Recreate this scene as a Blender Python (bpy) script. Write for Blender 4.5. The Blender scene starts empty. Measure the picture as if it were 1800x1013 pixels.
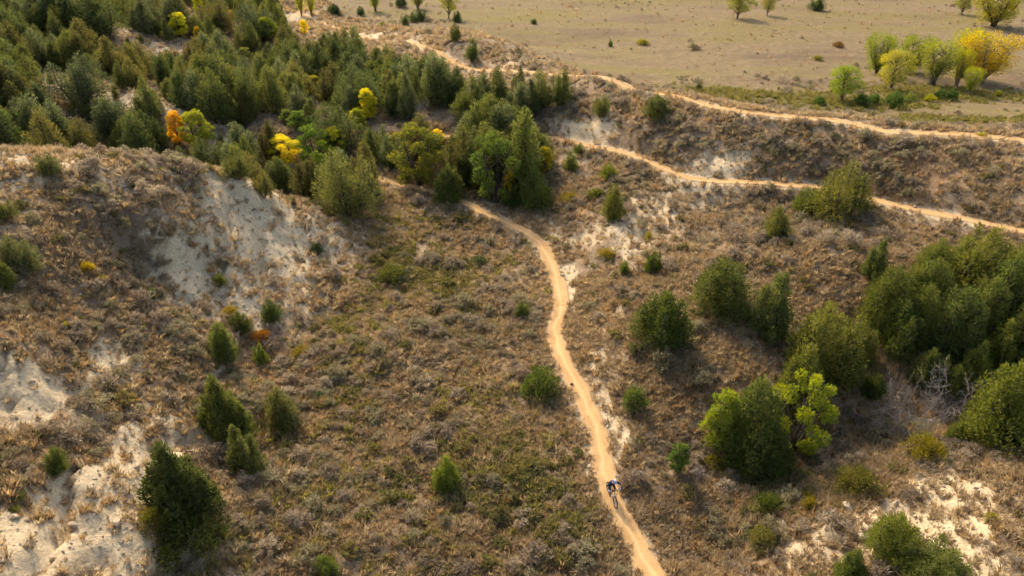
import bpy, bmesh, math, random
import numpy as np
from mathutils import Vector, Matrix

random.seed(7)
RNG = np.random.default_rng(11)
R = math.radians
SC = bpy.context.scene
COL = SC.collection

# ------------------------------------------------------------------ camera, sky, sun, exposure
CAM_H = 32.0
PITCH = R(30.0)
FPX = 1239.0                      # focal length in pixels of the 1800 px wide photograph
cam_d = bpy.data.cameras.new('camera')
cam_d.sensor_width = 36.0
cam_d.lens = 36.0 * FPX / 1800.0
cam_d.clip_start = 0.5
cam_d.clip_end = 12000.0
cam = bpy.data.objects.new('camera', cam_d)
COL.objects.link(cam)
cam.location = (0, 0, CAM_H)
cam.rotation_euler = (math.pi / 2 - PITCH, 0, 0)
SC.camera = cam

SUN_EL, SUN_AZ = R(40.0), R(-26.0)      # behind the scene, a little to the left
world = bpy.data.worlds.new('World')
SC.world = world
world.use_nodes = True
nt = world.node_tree
nt.nodes.clear()
sky = nt.nodes.new('ShaderNodeTexSky')
sky.sky_type = 'NISHITA'
sky.sun_disc = False
sky.sun_elevation = SUN_EL
sky.sun_rotation = SUN_AZ
sky.dust_density = 4.0
sky.air_density = 1.0
sky.ozone_density = 0.6
bg = nt.nodes.new('ShaderNodeBackground')
bg.inputs['Strength'].default_value = 0.15
wo = nt.nodes.new('ShaderNodeOutputWorld')
nt.links.new(sky.outputs[0], bg.inputs[0])
nt.links.new(bg.outputs[0], wo.inputs[0])

sun_d = bpy.data.lights.new('sun', 'SUN')
sun_d.energy = 2.15
sun_d.angle = R(6.0)
sun_d.color = (1.0, 0.86, 0.64)
sun = bpy.data.objects.new('sun', sun_d)
COL.objects.link(sun)
sv = Vector((math.sin(SUN_AZ) * math.cos(SUN_EL), math.cos(SUN_AZ) * math.cos(SUN_EL), math.sin(SUN_EL)))
sun.rotation_euler = sv.to_track_quat('Z', 'Y').to_euler()
sun.location = sv * 200

SC.view_settings.view_transform = 'Standard'
SC.view_settings.look = 'None'
SC.view_settings.exposure = 1.1
SC.view_settings.gamma = 1.0
SC.view_settings.use_curve_mapping = False
SC.cycles.max_bounces = 4
SC.cycles.diffuse_bounces = 2
SC.cycles.transmission_bounces = 4
SC.cycles.adaptive_threshold = 0.03
SC.cycles.adaptive_min_samples = 12
SC.cycles.transparent_max_bounces = 4

# ------------------------------------------------------------------ survey helpers
CP, SP = math.cos(PITCH), math.sin(PITCH)

def rays(uv):
    uv = np.asarray(uv, float).reshape(-1, 2)
    dx = (uv[:, 0] - 900.0) / FPX
    dy = (506.5 - uv[:, 1]) / FPX
    return np.stack([dx, CP + dy * SP, -SP + dy * CP], 1)

def on_plane(u, v, z):
    d = rays([(u, v)])[0]
    t = (z - CAM_H) / d[2]
    return (d[0] * t, d[1] * t, z)

def project(p):
    p = np.asarray(p, float).reshape(-1, 3)
    q = p - np.array([0, 0, CAM_H])
    depth = q[:, 1] * CP - q[:, 2] * SP
    up = q[:, 1] * SP + q[:, 2] * CP
    depth_s = np.maximum(depth, 0.1)
    return 900 + FPX * q[:, 0] / depth_s, 506.5 - FPX * up / depth_s, depth

# lattice value noise
def _hash(ix, iy, seed):
    h = (ix.astype(np.int64) * 374761393 + iy.astype(np.int64) * 668265263 + seed * 1442695041) & 0xFFFFFFFF
    h = ((h ^ (h >> 13)) * 1274126177) & 0xFFFFFFFF
    h = h ^ (h >> 16)
    return (h & 0xFFFFFF).astype(np.float64) / float(0xFFFFFF)

def vnoise(x, y, seed=0):
    xi, yi = np.floor(x), np.floor(y)
    fx, fy = x - xi, y - yi
    fx = fx * fx * (3 - 2 * fx)
    fy = fy * fy * (3 - 2 * fy)
    a, b = _hash(xi, yi, seed), _hash(xi + 1, yi, seed)
    c, d = _hash(xi, yi + 1, seed), _hash(xi + 1, yi + 1, seed)
    return (a * (1 - fx) + b * fx) * (1 - fy) + (c * (1 - fx) + d * fx) * fy

def fbm(x, y, seed=0, oct=4, gain=0.5):
    s, a, n = 0.0, 1.0, 0.0
    for k in range(oct):
        s = s + a * vnoise(x * 2 ** k + 17.3 * k, y * 2 ** k - 9.1 * k, seed + k)
        n += a
        a *= gain
    return s / n

def sstep(a, b, x):
    t = np.clip((x - a) / (b - a), 0, 1)
    return t * t * (3 - 2 * t)

# ------------------------------------------------------------------ terrain relief
V_TRAIL = [(1200, 1090, -.2), (1150, 1010, 0), (1108, 935, .1), (1078, 880, .2), (1060, 820, .2), (1050, 760, .3), (1028, 705, .4), (1000, 655, .5),
           (981, 610, .5), (975, 575, .55), (984, 535, .6), (978, 490, .75), (956, 440, .9), (930, 413, 1.0), (890, 392, 1.1), (850, 374, 1.2),
           (815, 355, 1.4), (750, 335, 1.6), (690, 320, 1.9), (640, 306, 2.0), (590, 300, 2.2)]
L_TRAIL = [(1900, 424, 6.5), (1800, 408, 6.4), (1700, 389, 6.2), (1600, 368, 6.0), (1520, 347, 5.9), (1450, 331, 5.7), (1400, 326, 5.6), (1300, 320, 5.3), (1220, 312, 5.1),
           (1160, 294, 4.9), (1100, 274, 4.8), (1040, 258, 4.6), (1000, 248, 4.5), (950, 238, 4.4), (870, 236, 4.2), (800, 238, 4.1), (730, 237, 4.0), (620, 228, 3.8)]
U_TRAIL = [(1900, 252, 10.9), (1800, 246, 10.8), (1700, 237, 10.7), (1600, 232, 10.6), (1550, 226, 10.55), (1480, 211, 10.5), (1400, 203, 10.3), (1300, 194, 10.1), (1240, 183, 9.9),
           (1180, 165, 9.7), (1120, 148, 9.5), (1060, 134, 9.3), (1000, 129, 9.0), (900, 124, 8.3), (850, 117, 7.8), (790, 106, 7.2), (730, 86, 6.6),
           (700, 72, 6.3), (640, 60, 5.6), (570, 42, 5.0), (500, 25, 4.6)]
PIX = V_TRAIL[1:-1:2] + L_TRAIL[1::2] + U_TRAIL[1:-1:2] + [
    (800, 560, .3), (700, 700, .2), (800, 900, -.3), (600, 900, .3), (650, 500, .8), (720, 420, 1.0), (560, 650, .8), (500, 800, .8),
    (560, 1000, .5), (900, 1000, -.4), (900, 700, .1),
    (430, 800, .8), (420, 640, 1.2), (470, 580, 1.1), (345, 985, 2.0), (250, 900, 3.5), (200, 1000, 3.6), (100, 950, 4.8), (0, 1010, 6),
    (100, 800, 5), (250, 750, 3.5), (330, 680, 2.8), (200, 640, 4.5), (60, 680, 6.3), (0, 600, 8), (150, 540, 6), (300, 560, 4), (270, 470, 5),
    (350, 500, 3.6), (430, 520, 2.4), (520, 540, 1.5), (560, 470, 1.6), (480, 450, 2.8), (400, 400, 5), (450, 360, 5.2), (330, 330, 7.5),
    (250, 390, 7.5), (100, 430, 8.5), (0, 430, 9.5), (0, 340, 10.5), (0, 268, 11), (150, 280, 10.2), (270, 287, 9.3), (350, 305, 8),
    (430, 335, 6.3), (520, 365, 4), (600, 385, 2.2), (650, 390, 1.6),
    (90, 140, 9), (250, 180, 7), (400, 230, 4.2), (180, 45, 10), (330, 100, 5.5),
    (1500, 150, 4.3), (1200, 100, 4.8), (1000, 60, 4.8), (1700, 100, 4.2), (900, 30, 5), (1300, 40, 4.8), (1700, 30, 4.6),
    (800, 80, 8.8), (870, 98, 8.0), (725, 62, 7.4),
    (1050, 600, 1.2), (1150, 560, 2.4), (1100, 480, 2.4), (1000, 420, 1.7), (1050, 380, 2.8), (1000, 310, 3.3), (1150, 400, 3.3), (1250, 420, 3.9),
    (1350, 450, 4.2), (1450, 440, 4.8), (1200, 650, 1.7), (1100, 750, .6), (1140, 850, .3), (1250, 700, 1.2), (1350, 620, 2.2), (1450, 560, 3),
    (1600, 480, 4.6), (1750, 450, 5.5), (1300, 830, -1.2), (1400, 810, -1.4), (1450, 720, -.4), (1550, 740, -1), (1650, 700, .5), (1750, 640, 1.8),
    (1800, 560, 3.5), (1550, 640, 1.3), (1250, 930, -1.2), (1210, 1010, -.9), (1700, 745, -.4), (1400, 900, .6), (1500, 880, 1.2), (1600, 840, 1.5),
    (1700, 810, 1.6), (1800, 790, 2), (1800, 900, 3), (1700, 950, 3), (1600, 950, 2.4), (1500, 960, 1.8), (1400, 970, .9), (1800, 1010, 3.6),
    (1600, 1012, 2.8)]
WPT = [(39, 72, 10.1), (39, 78, 8), (50, 70, 10.2), (50, 77, 7.8), (30, 79, 9.6), (30, 85, 7.4), (20, 87, 9.2), (20, 94, 6.9), (12, 98.5, 8.6), (12, 105, 6.7), (64, 71, 9.9), (64, 78, 7.5),
       (-48, 71, 4.6), (-38, 71, 2.6), (-30, 71, 1.8), (-22, 71, 1.4), (-60, 75, 6.2), (-48, 80, 3.4), (-20, 85, 1.6), (-8, 82, 1.9), (-36, 82, 2), (-64, 108, 5.5),
       (-45, 106, 4), (-28, 103, 3), (-70, 150, 7), (-30, 125, 3), (-15, 110, 3.0), (-100, 130, 10), (-110, 170, 10), (-90, 90, 9.5), (-90, 185, 9),
       (-45, 185, 6), (-50, 150, 5.5), (60, 95, 4.8), (42, 98, 5.0), (26, 108, 5.4), (12, 122, 5.4), (80, 95, 4.6), (105, 110, 4.2), (0, 140, 5),
       (0, 0, -1), (-30, 5, 7), (30, 5, 4), (-80, 40, 13), (-80, 0, 13), (80, 40, 9), (85, 68, 11), (70, 20, 7), (0, -50, -1), (-70, -60, 9),
       (70, -60, 7), (120, 72, 11), (-75, 60, 12), (-85, 70, 10), (130, 140, 4.5), (130, 200, 5), (0, 210, 5), (60, 210, 5), (-130, 210, 9), (-60, 215, 7)]
PIX = [(u, v, z * 1.22 if u < 560 and v > 262 and z > 1.5 else z) for u, v, z in PIX]      # the left hillock stands high over the draw
CTRL = np.array([on_plane(*p) for p in PIX] + WPT)
CX, CY, CZ = CTRL.T

def _tps(d2):
    return 0.5 * d2 * np.log(d2 + 1e-9)

n_c = len(CTRL)
K = _tps((CX[:, None] - CX) ** 2 + (CY[:, None] - CY) ** 2) + np.eye(n_c) * 0.6
Pm = np.stack([np.ones(n_c), CX, CY], 1)
A = np.zeros((n_c + 3, n_c + 3))
A[:n_c, :n_c], A[:n_c, n_c:], A[n_c:, :n_c] = K, Pm, Pm.T
SOL = np.linalg.solve(A, np.concatenate([CZ, np.zeros(3)]))

def base_h(x, y):
    x, y = np.asarray(x, float), np.asarray(y, float)
    sh = x.shape
    x, y = x.ravel(), y.ravel()
    xc, yc = np.clip(x, -150, 150), np.clip(y, -70, 230)
    out = np.empty_like(x)
    for i in range(0, len(x), 40000):
        a, b = xc[i:i + 40000], yc[i:i + 40000]
        k = _tps((a[:, None] - CX) ** 2 + (b[:, None] - CY) ** 2)
        out[i:i + 40000] = k @ SOL[:n_c] + SOL[n_c] + SOL[n_c + 1] * a + SOL[n_c + 2] * b
    plain = 5.0 + 2.0 * (fbm(x / 160, y / 160, 5, 3) - .5) + 40 * sstep(900, 3500, np.hypot(x, y)) * fbm(x / 900, y / 900, 9, 3)
    w = np.maximum(sstep(180, 240, y), np.maximum(sstep(95, 160, np.abs(x)), sstep(40, 80, -y)))
    return (out * (1 - w) + plain * w).reshape(sh)

def at(uv):
    """where sight lines through the photograph first meet the ground -> (n,3)"""
    d = rays(uv)
    t = np.geomspace(18, 420, 420)
    X, Y, Z = d[:, 0:1] * t, d[:, 1:2] * t, CAM_H + d[:, 2:3] * t
    below = Z < base_h(X, Y)
    i = np.maximum(below.argmax(1), 1)
    lo, hi = t[i - 1], t[i]
    for _ in range(14):
        m = (lo + hi) / 2
        b = (CAM_H + d[:, 2] * m) < base_h(d[:, 0] * m, d[:, 1] * m)
        hi = np.where(b, m, hi)
        lo = np.where(b, lo, m)
    return np.stack([d[:, 0] * hi, d[:, 1] * hi, CAM_H + d[:, 2] * hi], 1)

def smooth_line(pts, step=0.4):
    P = np.array(pts)
    P = np.vstack([2 * P[0] - P[1], P, 2 * P[-1] - P[-2]])
    out = []
    for k in range(1, len(P) - 2):
        p0, p1, p2, p3 = P[k - 1], P[k], P[k + 1], P[k + 2]
        n = max(2, int(np.linalg.norm(p2 - p1) / step))
        for s in np.linspace(0, 1, n, endpoint=False):
            out.append(.5 * ((2 * p1) + (-p0 + p2) * s + (2 * p0 - 5 * p1 + 4 * p2 - p3) * s * s + (-p0 + 3 * p1 - 3 * p2 + p3) * s ** 3))
    out.append(P[-2])
    return np.array(out)

TRAILS = []
for spec, hw in ((V_TRAIL, .68), (L_TRAIL, .60), (U_TRAIL, .72)):
    w = np.array([on_plane(*p)[:2] for p in spec])
    line = smooth_line(w)
    z = base_h(line[:, 0], line[:, 1])
    ker = np.ones(15) / 15
    z = np.convolve(np.pad(z, 7, mode='edge'), ker, 'valid')
    TRAILS.append((line, z, hw))
T_XY = np.vstack([t[0] for t in TRAILS])
T_Z = np.concatenate([t[1] for t in TRAILS])
T_W = np.concatenate([np.full(len(t[0]), t[2]) for t in TRAILS])

def trail_near(x, y):
    """distance to the nearest trail centre line minus its half width, and that trail's height"""
    x, y = np.asarray(x, float).ravel(), np.asarray(y, float).ravel()
    d, z = np.full(len(x), 99.0), np.zeros(len(x))
    idx = np.nonzero((x > -50) & (x < 75) & (y > 10) & (y < 185))[0]
    for i in range(0, len(idx), 8000):
        j = idx[i:i + 8000]
        q = (x[j][:, None] - T_XY[:, 0]) ** 2 + (y[j][:, None] - T_XY[:, 1]) ** 2
        k = q.argmin(1)
        d[j] = np.sqrt(q[np.arange(len(j)), k]) - T_W[k]
        z[j] = T_Z[k]
    return d, z

# bare chalky ground: (u, v, half width, half height in the photo, strength)
CHALK_PX = [(430, 350, 60, 40, .95), (400, 395, 55, 45, .8), (450, 425, 34, 60, 1), (545, 400, 75, 36, .72), (500, 450, 90, 60, .66), (330, 478, 56, 30, .9), (580, 440, 60, 50, .5),
            (470, 505, 80, 50, .68), (550, 520, 60, 36, .55), (400, 525, 50, 20, .7), (190, 632, 26, 32, 1), (25, 670, 50, 30, 1), (80, 700, 40, 40, 1), (250, 800, 60, 50, .85), (225, 865, 80, 50, .92),
            (150, 900, 70, 50, .85), (60, 955, 90, 55, .9), (200, 965, 80, 50, .92), (335, 755, 44, 30, .85), (460, 565, 14, 34, .9), (30, 885, 60, 14, .6), (120, 850, 80, 30, .45), (300, 940, 40, 60, .7),
            (60, 285, 90, 18, .66), (190, 300, 70, 16, .5), (20, 330, 60, 26, .55), (130, 640, 70, 16, .45), (260, 665, 80, 18, .52), (370, 655, 18, 24, .8), (120, 745, 70, 20, .4), (230, 720, 60, 16, .4),
            (1095, 415, 32, 24, .68), (1165, 372, 26, 26, .75), (1110, 440, 22, 18, .6), (1030, 425, 36, 18, .55), (1250, 298, 62, 13, 1.0), (1235, 330, 80, 18, .6), (1030, 238, 46, 16, .9),
            (1000, 270, 28, 26, .7), (1055, 640, 40, 34, .68), (1083, 755, 10, 70, .9), (1000, 500, 11, 46, .9), (1120, 395, 24, 40, .6), (1215, 520, 22, 14, .6), (1100, 480, 60, 30, .42), (1060, 560, 40, 30, .42),
            (1600, 905, 60, 42, 1), (1680, 855, 60, 32, 1), (1540, 905, 44, 24, 1), (1700, 920, 90, 32, .82), (1490, 930, 70, 20, .8), (1750, 880, 60, 30, .6),
            (1740, 985, 80, 34, .75), (1440, 965, 60, 22, .62), (1620, 945, 80, 24, .82), (1500, 975, 80, 18, .62), (1780, 815, 50, 16, .5), (1400, 1000, 50, 16, .5),
            (120, 150, 70, 7, .55), (220, 178, 60, 8, .55), (330, 205, 36, 10, .75), (390, 232, 28, 20, .6), (205, 48, 28, 8, .5), (300, 85, 40, 8, .5), (970, 395, 12, 30, .5),
            (1000, 145, 20, 5, .5), (660, 62, 60, 5, .8), (905, 112, 12, 8, .8), (400, 6, 10, 5, .8), (335, 30, 14, 14, .5), (520, 30, 30, 7, .8)]
_c = at([(c[0], c[1]) for c in CHALK_PX])
CHALK = []
for p, c in zip(_c, CHALK_PX):
    q = p - np.array([0, 0, CAM_H])
    ppm = FPX / (q[1] * CP - q[2] * SP)
    ang = math.atan2(-q[2], math.hypot(q[0], q[1]))
    CHALK.append((p[0], p[1], c[2] / ppm, min(c[3] / (ppm * math.sin(ang)), 3.2 * c[2] / ppm + 3), c[4]))

def chalk_mask(x, y):
    m = np.zeros(x.shape)
    wx = (fbm(x / 2.2, y / 2.2, 31, 3) - .5) * 2.6
    wy = (fbm(x / 2.2, y / 2.2, 41, 3) - .5) * 2.6
    for cx, cy, rx, ry, s in CHALK:
        d2 = ((x + wx - cx) / (rx * 1.25)) ** 2 + ((y + wy - cy) / (ry * 1.25)) ** 2
        m = np.maximum(m, s * np.exp(-np.minimum(d2, 30) ** 1.3))
    return m

def plain_mask(x, y):
    """1 on the flat beyond the bluff, 0 in the draw and on its banks"""
    rx = np.array([-130, -60, -40, -22, -8, 6, 18, 30, 42, 60, 90, 200])
    ry = np.array([230, 215, 170, 152, 133, 112, 97, 84, 78, 73, 71, 71])
    yl = np.interp(x, rx, ry)
    return sstep(-1, 4, y - yl - 3)

def height(x, y, d=None, tz=None):
    x, y = np.asarray(x, float), np.asarray(y, float)
    sh = x.shape
    xr, yr = x.ravel(), y.ravel()
    h = base_h(xr, yr)
    if d is None:
        d, tz = trail_near(xr, yr)
    pl = plain_mask(xr, yr)
    near = sstep(260, 120, yr)
    n = (fbm(xr / 9, yr / 9, 1, 3) - .5) * 1.9 + (fbm(xr / 2.4, yr / 2.4, 2, 3) - .5) * .7
    ero = np.abs(fbm(xr / 2.2 + .3 * yr / 2.2, yr / 7.0, 51, 4) - .5)
    ch = chalk_mask(xr, yr)
    n = n * (1 - .78 * pl) - (sstep(.10, 0, ero)) * .75 * np.clip(ch * 1.4, 0, 1)
    n = n + (fbm(xr / .8, yr / .8, 61, 2) - .5) * .2 * (1 - .5 * pl)
    w = sstep(0.15, 4.0, d)
    h = h + n * near * w
    wt = 1 - sstep(.1, 1.5, d)
    h = h * (1 - wt) + (tz - .05) * wt
    return h.reshape(sh)

# ------------------------------------------------------------------ materials
def mat(name):
    m = bpy.data.materials.new(name)
    m.use_nodes = True
    n = m.node_tree
    n.nodes.clear()
    out = n.nodes.new('ShaderNodeOutputMaterial')
    return m, n, out

def nd(n, typ, **kw):
    o = n.nodes.new(typ)
    for k, v in kw.items():
        setattr(o, k, v)
    return o

def lk(n, a, b):
    n.links.new(a, b)

def noise(n, vec, scale, detail=4, rough=.55):
    t = nd(n, 'ShaderNodeTexNoise')
    t.inputs['Scale'].default_value = scale
    t.inputs['Detail'].default_value = detail
    t.inputs['Roughness'].default_value = rough
    lk(n, vec, t.inputs['Vector'])
    return t.outputs[0]

def ramp(n, fac, stops):
    r = nd(n, 'ShaderNodeValToRGB')
    e = r.color_ramp.elements
    e[0].position, e[0].color = stops[0][0], (*stops[0][1], 1)
    e[1].position, e[1].color = stops[-1][0], (*stops[-1][1], 1)
    for p, c in stops[1:-1]:
        k = e.new(p)
        k.color = (*c, 1)
    lk(n, fac, r.inputs[0])
    return r.outputs[0]

def mixc(n, fac, a, b, blend='MIX'):
    m = nd(n, 'ShaderNodeMix', data_type='RGBA', blend_type=blend)
    if isinstance(fac, (int, float)):
        m.inputs[0].default_value = fac
    else:
        lk(n, fac, m.inputs[0])
    for s, v in ((6, a), (7, b)):
        if isinstance(v, tuple):
            m.inputs[s].default_value = (*v, 1)
        else:
            lk(n, v, m.inputs[s])
    return m.outputs[2]

def math_(n, op, a, b=None, clamp=False):
    m = nd(n, 'ShaderNodeMath', operation=op, use_clamp=clamp)
    for i, v in enumerate((a, b)):
        if v is None:
            continue
        if isinstance(v, (int, float)):
            m.inputs[i].default_value = v
        else:
            lk(n, v, m.inputs[i])
    return m.outputs[0]

def attr(n, name):
    a = nd(n, 'ShaderNodeAttribute', attribute_name=name)
    return a.outputs['Fac']

def bump(n, h, strength, dist):
    b = nd(n, 'ShaderNodeBump')
    b.inputs['Strength'].default_value = strength
    b.inputs['Distance'].default_value = dist
    lk(n, h, b.inputs['Height'])
    return b.outputs[0]

def principled(n, out, col, rough=.9, normal=None, spec=.2):
    p = nd(n, 'ShaderNodeBsdfPrincipled')
    if isinstance(col, tuple):
        p.inputs['Base Color'].default_value = (*col, 1)
    else:
        lk(n, col, p.inputs['Base Color'])
    p.inputs['Roughness'].default_value = rough
    p.inputs['Specular IOR Level'].default_value = spec
    if normal is not None:
        lk(n, normal, p.inputs['Normal'])
    lk(n, p.outputs[0], out.inputs[0])
    return p

def ground_material():
    m, n, out = mat('dry_ground')
    pos = nd(n, 'ShaderNodeNewGeometry').outputs['Position']
    big = noise(n, pos, .12, 4)
    mid = noise(n, pos, .8, 5, .6)
    fine = noise(n, pos, 5.5, 5, .7)
    soil = ramp(n, mid, [(.25, (.185, .130, .080)), (.5, (.285, .205, .122)), (.75, (.390, .290, .175))])
    rust = mixc(n, math_(n, 'MULTIPLY', math_(n, 'SUBTRACT', big, .48, True), 3.0, True), soil, (.30, .200, .110))
    speck = ramp(n, fine, [(.32, (.42, .40, .38)), (.52, (1, 1, 1)), (.72, (1.35, 1.3, 1.2))])
    soil2 = mixc(n, 1.0, rust, speck, 'MULTIPLY')
    soil2 = mixc(n, math_(n, 'MULTIPLY', attr(n, 'rust'), .8), soil2, (.34, .165, .065))
    soil2 = mixc(n, math_(n, 'MULTIPLY', attr(n, 'brush_shade'), .7), soil2, (.135, .095, .062))  # brushy ground, with the shade of slopes and trees painted into the soil
    # the flat: paler straw with olive sweeps
    mp = nd(n, 'ShaderNodeMapping')
    mp.inputs['Scale'].default_value = (.35, 1, 1)
    lk(n, pos, mp.inputs['Vector'])
    st = noise(n, mp.outputs[0], .07, 5, .6)
    flat = ramp(n, mid, [(.2, (.150, .107, .055)), (.5, (.205, .148, .076)), (.8, (.265, .194, .102))])
    flat = mixc(n, math_(n, 'MULTIPLY', math_(n, 'SUBTRACT', st, .46, True), 5.0, True), flat, (.185, .148, .044))
    st2 = noise(n, mp.outputs[0], .11, 4, .6)
    flat = mixc(n, math_(n, 'MULTIPLY', math_(n, 'SUBTRACT', st2, .50, True), 6.0, True), flat, (.150, .104, .060))
    flat = mixc(n, .6, flat, speck, 'MULTIPLY')
    c0 = mixc(n, attr(n, 'plain'), soil2, flat)
    c0 = mixc(n, math_(n, 'MULTIPLY', attr(n, 'green'), .75), c0, (.105, .095, .028))
    c0 = mixc(n, math_(n, 'MULTIPLY', attr(n, 'litter_shade'), .85), c0, (.080, .058, .036))  # dark under the grove: fallen needles plus painted shade
    # chalk breaks up along noise
    mq = nd(n, 'ShaderNodeMapping')
    mq.inputs['Rotation'].default_value = (0, 0, .45)
    mq.inputs['Scale'].default_value = (1.7, .55, .8)
    lk(n, pos, mq.inputs['Vector'])
    cn = noise(n, mq.outputs[0], 1.1, 8, .72)
    f = math_(n, 'ADD', attr(n, 'chalk'), math_(n, 'MULTIPLY', math_(n, 'SUBTRACT', cn, .5), 1.5))
    f = nd(n, 'ShaderNodeMapRange', interpolation_type='SMOOTHSTEP')
    a = math_(n, 'ADD', attr(n, 'chalk'), math_(n, 'MULTIPLY', math_(n, 'SUBTRACT', cn, .5), 2.2))
    lk(n, a, f.inputs[0])
    f.inputs[1].default_value, f.inputs[2].default_value = .17, .76
    ck = ramp(n, fine, [(.25, (.34, .25, .140)), (.5, (.52, .40, .240)), (.75, (.66, .53, .335))])
    ck = mixc(n, math_(n, 'MULTIPLY', math_(n, 'SUBTRACT', mid, .42, True), 2.5, True), ck, (.49, .385, .245))
    c1 = mixc(n, f.outputs[0], c0, ck)
    h = math_(n, 'ADD', math_(n, 'MULTIPLY', mid, 1.0), math_(n, 'MULTIPLY', fine, .35))
    principled(n, out, c1, .95, bump(n, h, .9, .35), .08)
    return m

def trail_material():
    m, n, out = mat('trail_dirt')
    pos = nd(n, 'ShaderNodeNewGeometry').outputs['Position']
    a = noise(n, pos, .7, 6, .7)
    b = noise(n, pos, 7, 6, .75)
    c = ramp(n, a, [(.25, (.37, .212, .085)), (.5, (.49, .295, .122)), (.75, (.58, .375, .168))])
    s = ramp(n, b, [(.3, (.72, .70, .66)), (.55, (1, 1, 1)), (.8, (1.18, 1.15, 1.1))])
    e = attr(n, 'edge')
    c = mixc(n, 1.0, c, s, 'MULTIPLY')
    ac = attr(n, 'across')
    rut = math_(n, 'ABSOLUTE', math_(n, 'SUBTRACT', ac, math_(n, 'MULTIPLY', math_(n, 'SUBTRACT', noise(n, pos, .35, 3), .5), 1.6)))
    c = mixc(n, math_(n, 'MULTIPLY', math_(n, 'SUBTRACT', .34, rut, True), 1.5, True), c, (.66, .45, .22))
    st_ = noise(n, pos, 26, 3, .6)
    c = mixc(n, math_(n, 'MULTIPLY', math_(n, 'SUBTRACT', st_, .66, True), 9, True), c, (.28, .17, .09))
    c = mixc(n, math_(n, 'MULTIPLY', e, .75), c, (.42, .29, .165))
    principled(n, out, c, .95, bump(n, b, .6, .06), .08)
    return m

def leaf_material(name, stops, transl=.35, hue_loc=.25, loc_scale=.15, alt=None):
    """leaf colour from the per-leaf tint, the plant's own tone (object colour) and its place"""
    m, n, out = mat(name)
    oi = nd(n, 'ShaderNodeObjectInfo')
    t = attr(n, 'tint')
    f = math_(n, 'ADD', math_(n, 'MULTIPLY', t, .62), math_(n, 'MULTIPLY', oi.outputs['Random'], .38))
    c = ramp(n, f, stops)
    if alt:                     # some plants of another species
        rr = nd(n, 'ShaderNodeTexWhiteNoise', noise_dimensions='1D')
        lk(n, oi.outputs['Random'], rr.inputs['W'])
        c = mixc(n, math_(n, 'GREATER_THAN', rr.outputs['Value'], alt[0]), c, mixc(n, 1.0, c, alt[1], 'MULTIPLY'))
    c = mixc(n, 1.0, c, oi.outputs['Color'], 'MULTIPLY')
    nz = noise(n, oi.outputs['Location'], loc_scale, 3)
    v = nd(n, 'ShaderNodeHueSaturation')
    lk(n, c, v.inputs['Color'])
    lk(n, math_(n, 'ADD', 1 - hue_loc, math_(n, 'MULTIPLY', nz, 2 * hue_loc)), v.inputs['Value'])
    p = nd(n, 'ShaderNodeBsdfPrincipled')
    lk(n, v.outputs[0], p.inputs['Base Color'])
    p.inputs['Roughness'].default_value = .7
    p.inputs['Specular IOR Level'].default_value = .15
    tr = nd(n, 'ShaderNodeBsdfTranslucent')
    g = nd(n, 'ShaderNodeHueSaturation')
    g.inputs['Value'].default_value = 1.35
    g.inputs['Saturation'].default_value = 1.15
    lk(n, v.outputs[0], g.inputs['Color'])
    lk(n, g.outputs[0], tr.inputs['Color'])
    mx = nd(n, 'ShaderNodeMixShader')
    mx.inputs[0].default_value = transl
    lk(n, p.outputs[0], mx.inputs[1])
    lk(n, tr.outputs[0], mx.inputs[2])
    lk(n, mx.outputs[0], out.inputs[0])
    return m

def simple_mat(name, c, rough=.8, var=.25, scale=6.0, spec=.2, metal=0):
    m, n, out = mat(name)
    tc = nd(n, 'ShaderNodeTexCoord')
    z = noise(n, tc.outputs['Object'], scale, 4)
    k = ramp(n, z, [(.25, tuple(x * (1 - var) for x in c)), (.75, tuple(min(1, x * (1 + var)) for x in c))])
    p = principled(n, out, k, rough, bump(n, z, .4, .03), spec)
    p.inputs['Metallic'].default_value = metal
    return m

M = {}
M['ground'] = ground_material()
M['trail'] = trail_material()
M['juniper'] = leaf_material('juniper_foliage', [(.0, (.064, .072, .023)), (.45, (.132, .136, .040)), (.8, (.195, .190, .056)), (1, (.260, .228, .076))], .42)
M['broadleaf'] = leaf_material('broad_leaves', [(0, (.46, .56, .60)), (.5, (.85, .86, .82)), (1, (1.30, 1.15, .95))], .48, .15)
M['sage'] = leaf_material('sage_leaves', [(0, (.165, .124, .084)), (.4, (.275, .216, .146)), (.75, (.375, .303, .205)), (1, (.470, .390, .265))], .38, .25, .09, (.66, (.90, .98, .82)))
M['grass'] = leaf_material('dry_grass_blades', [(0, (.185, .138, .080)), (.4, (.325, .243, .142)), (.75, (.46, .358, .216)), (1, (.60, .48, .30))], .48, .3, .12, (.75, (1.0, .90, .78)))
M['bark'] = simple_mat('bark', (.085, .062, .045), .9, .35, 9)
M['pale_bark'] = simple_mat('pale_bark', (.19, .150, .110), .9, .3, 9)
M['dead_wood'] = simple_mat('dead_wood', (.30, .255, .215), .9, .25, 9)
M['rock'] = simple_mat('pale_rock', (.40, .31, .205), .95, .25, 4)
M['dark_stone'] = simple_mat('dark_stone', (.06, .045, .035), .95, .25, 4)

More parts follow.
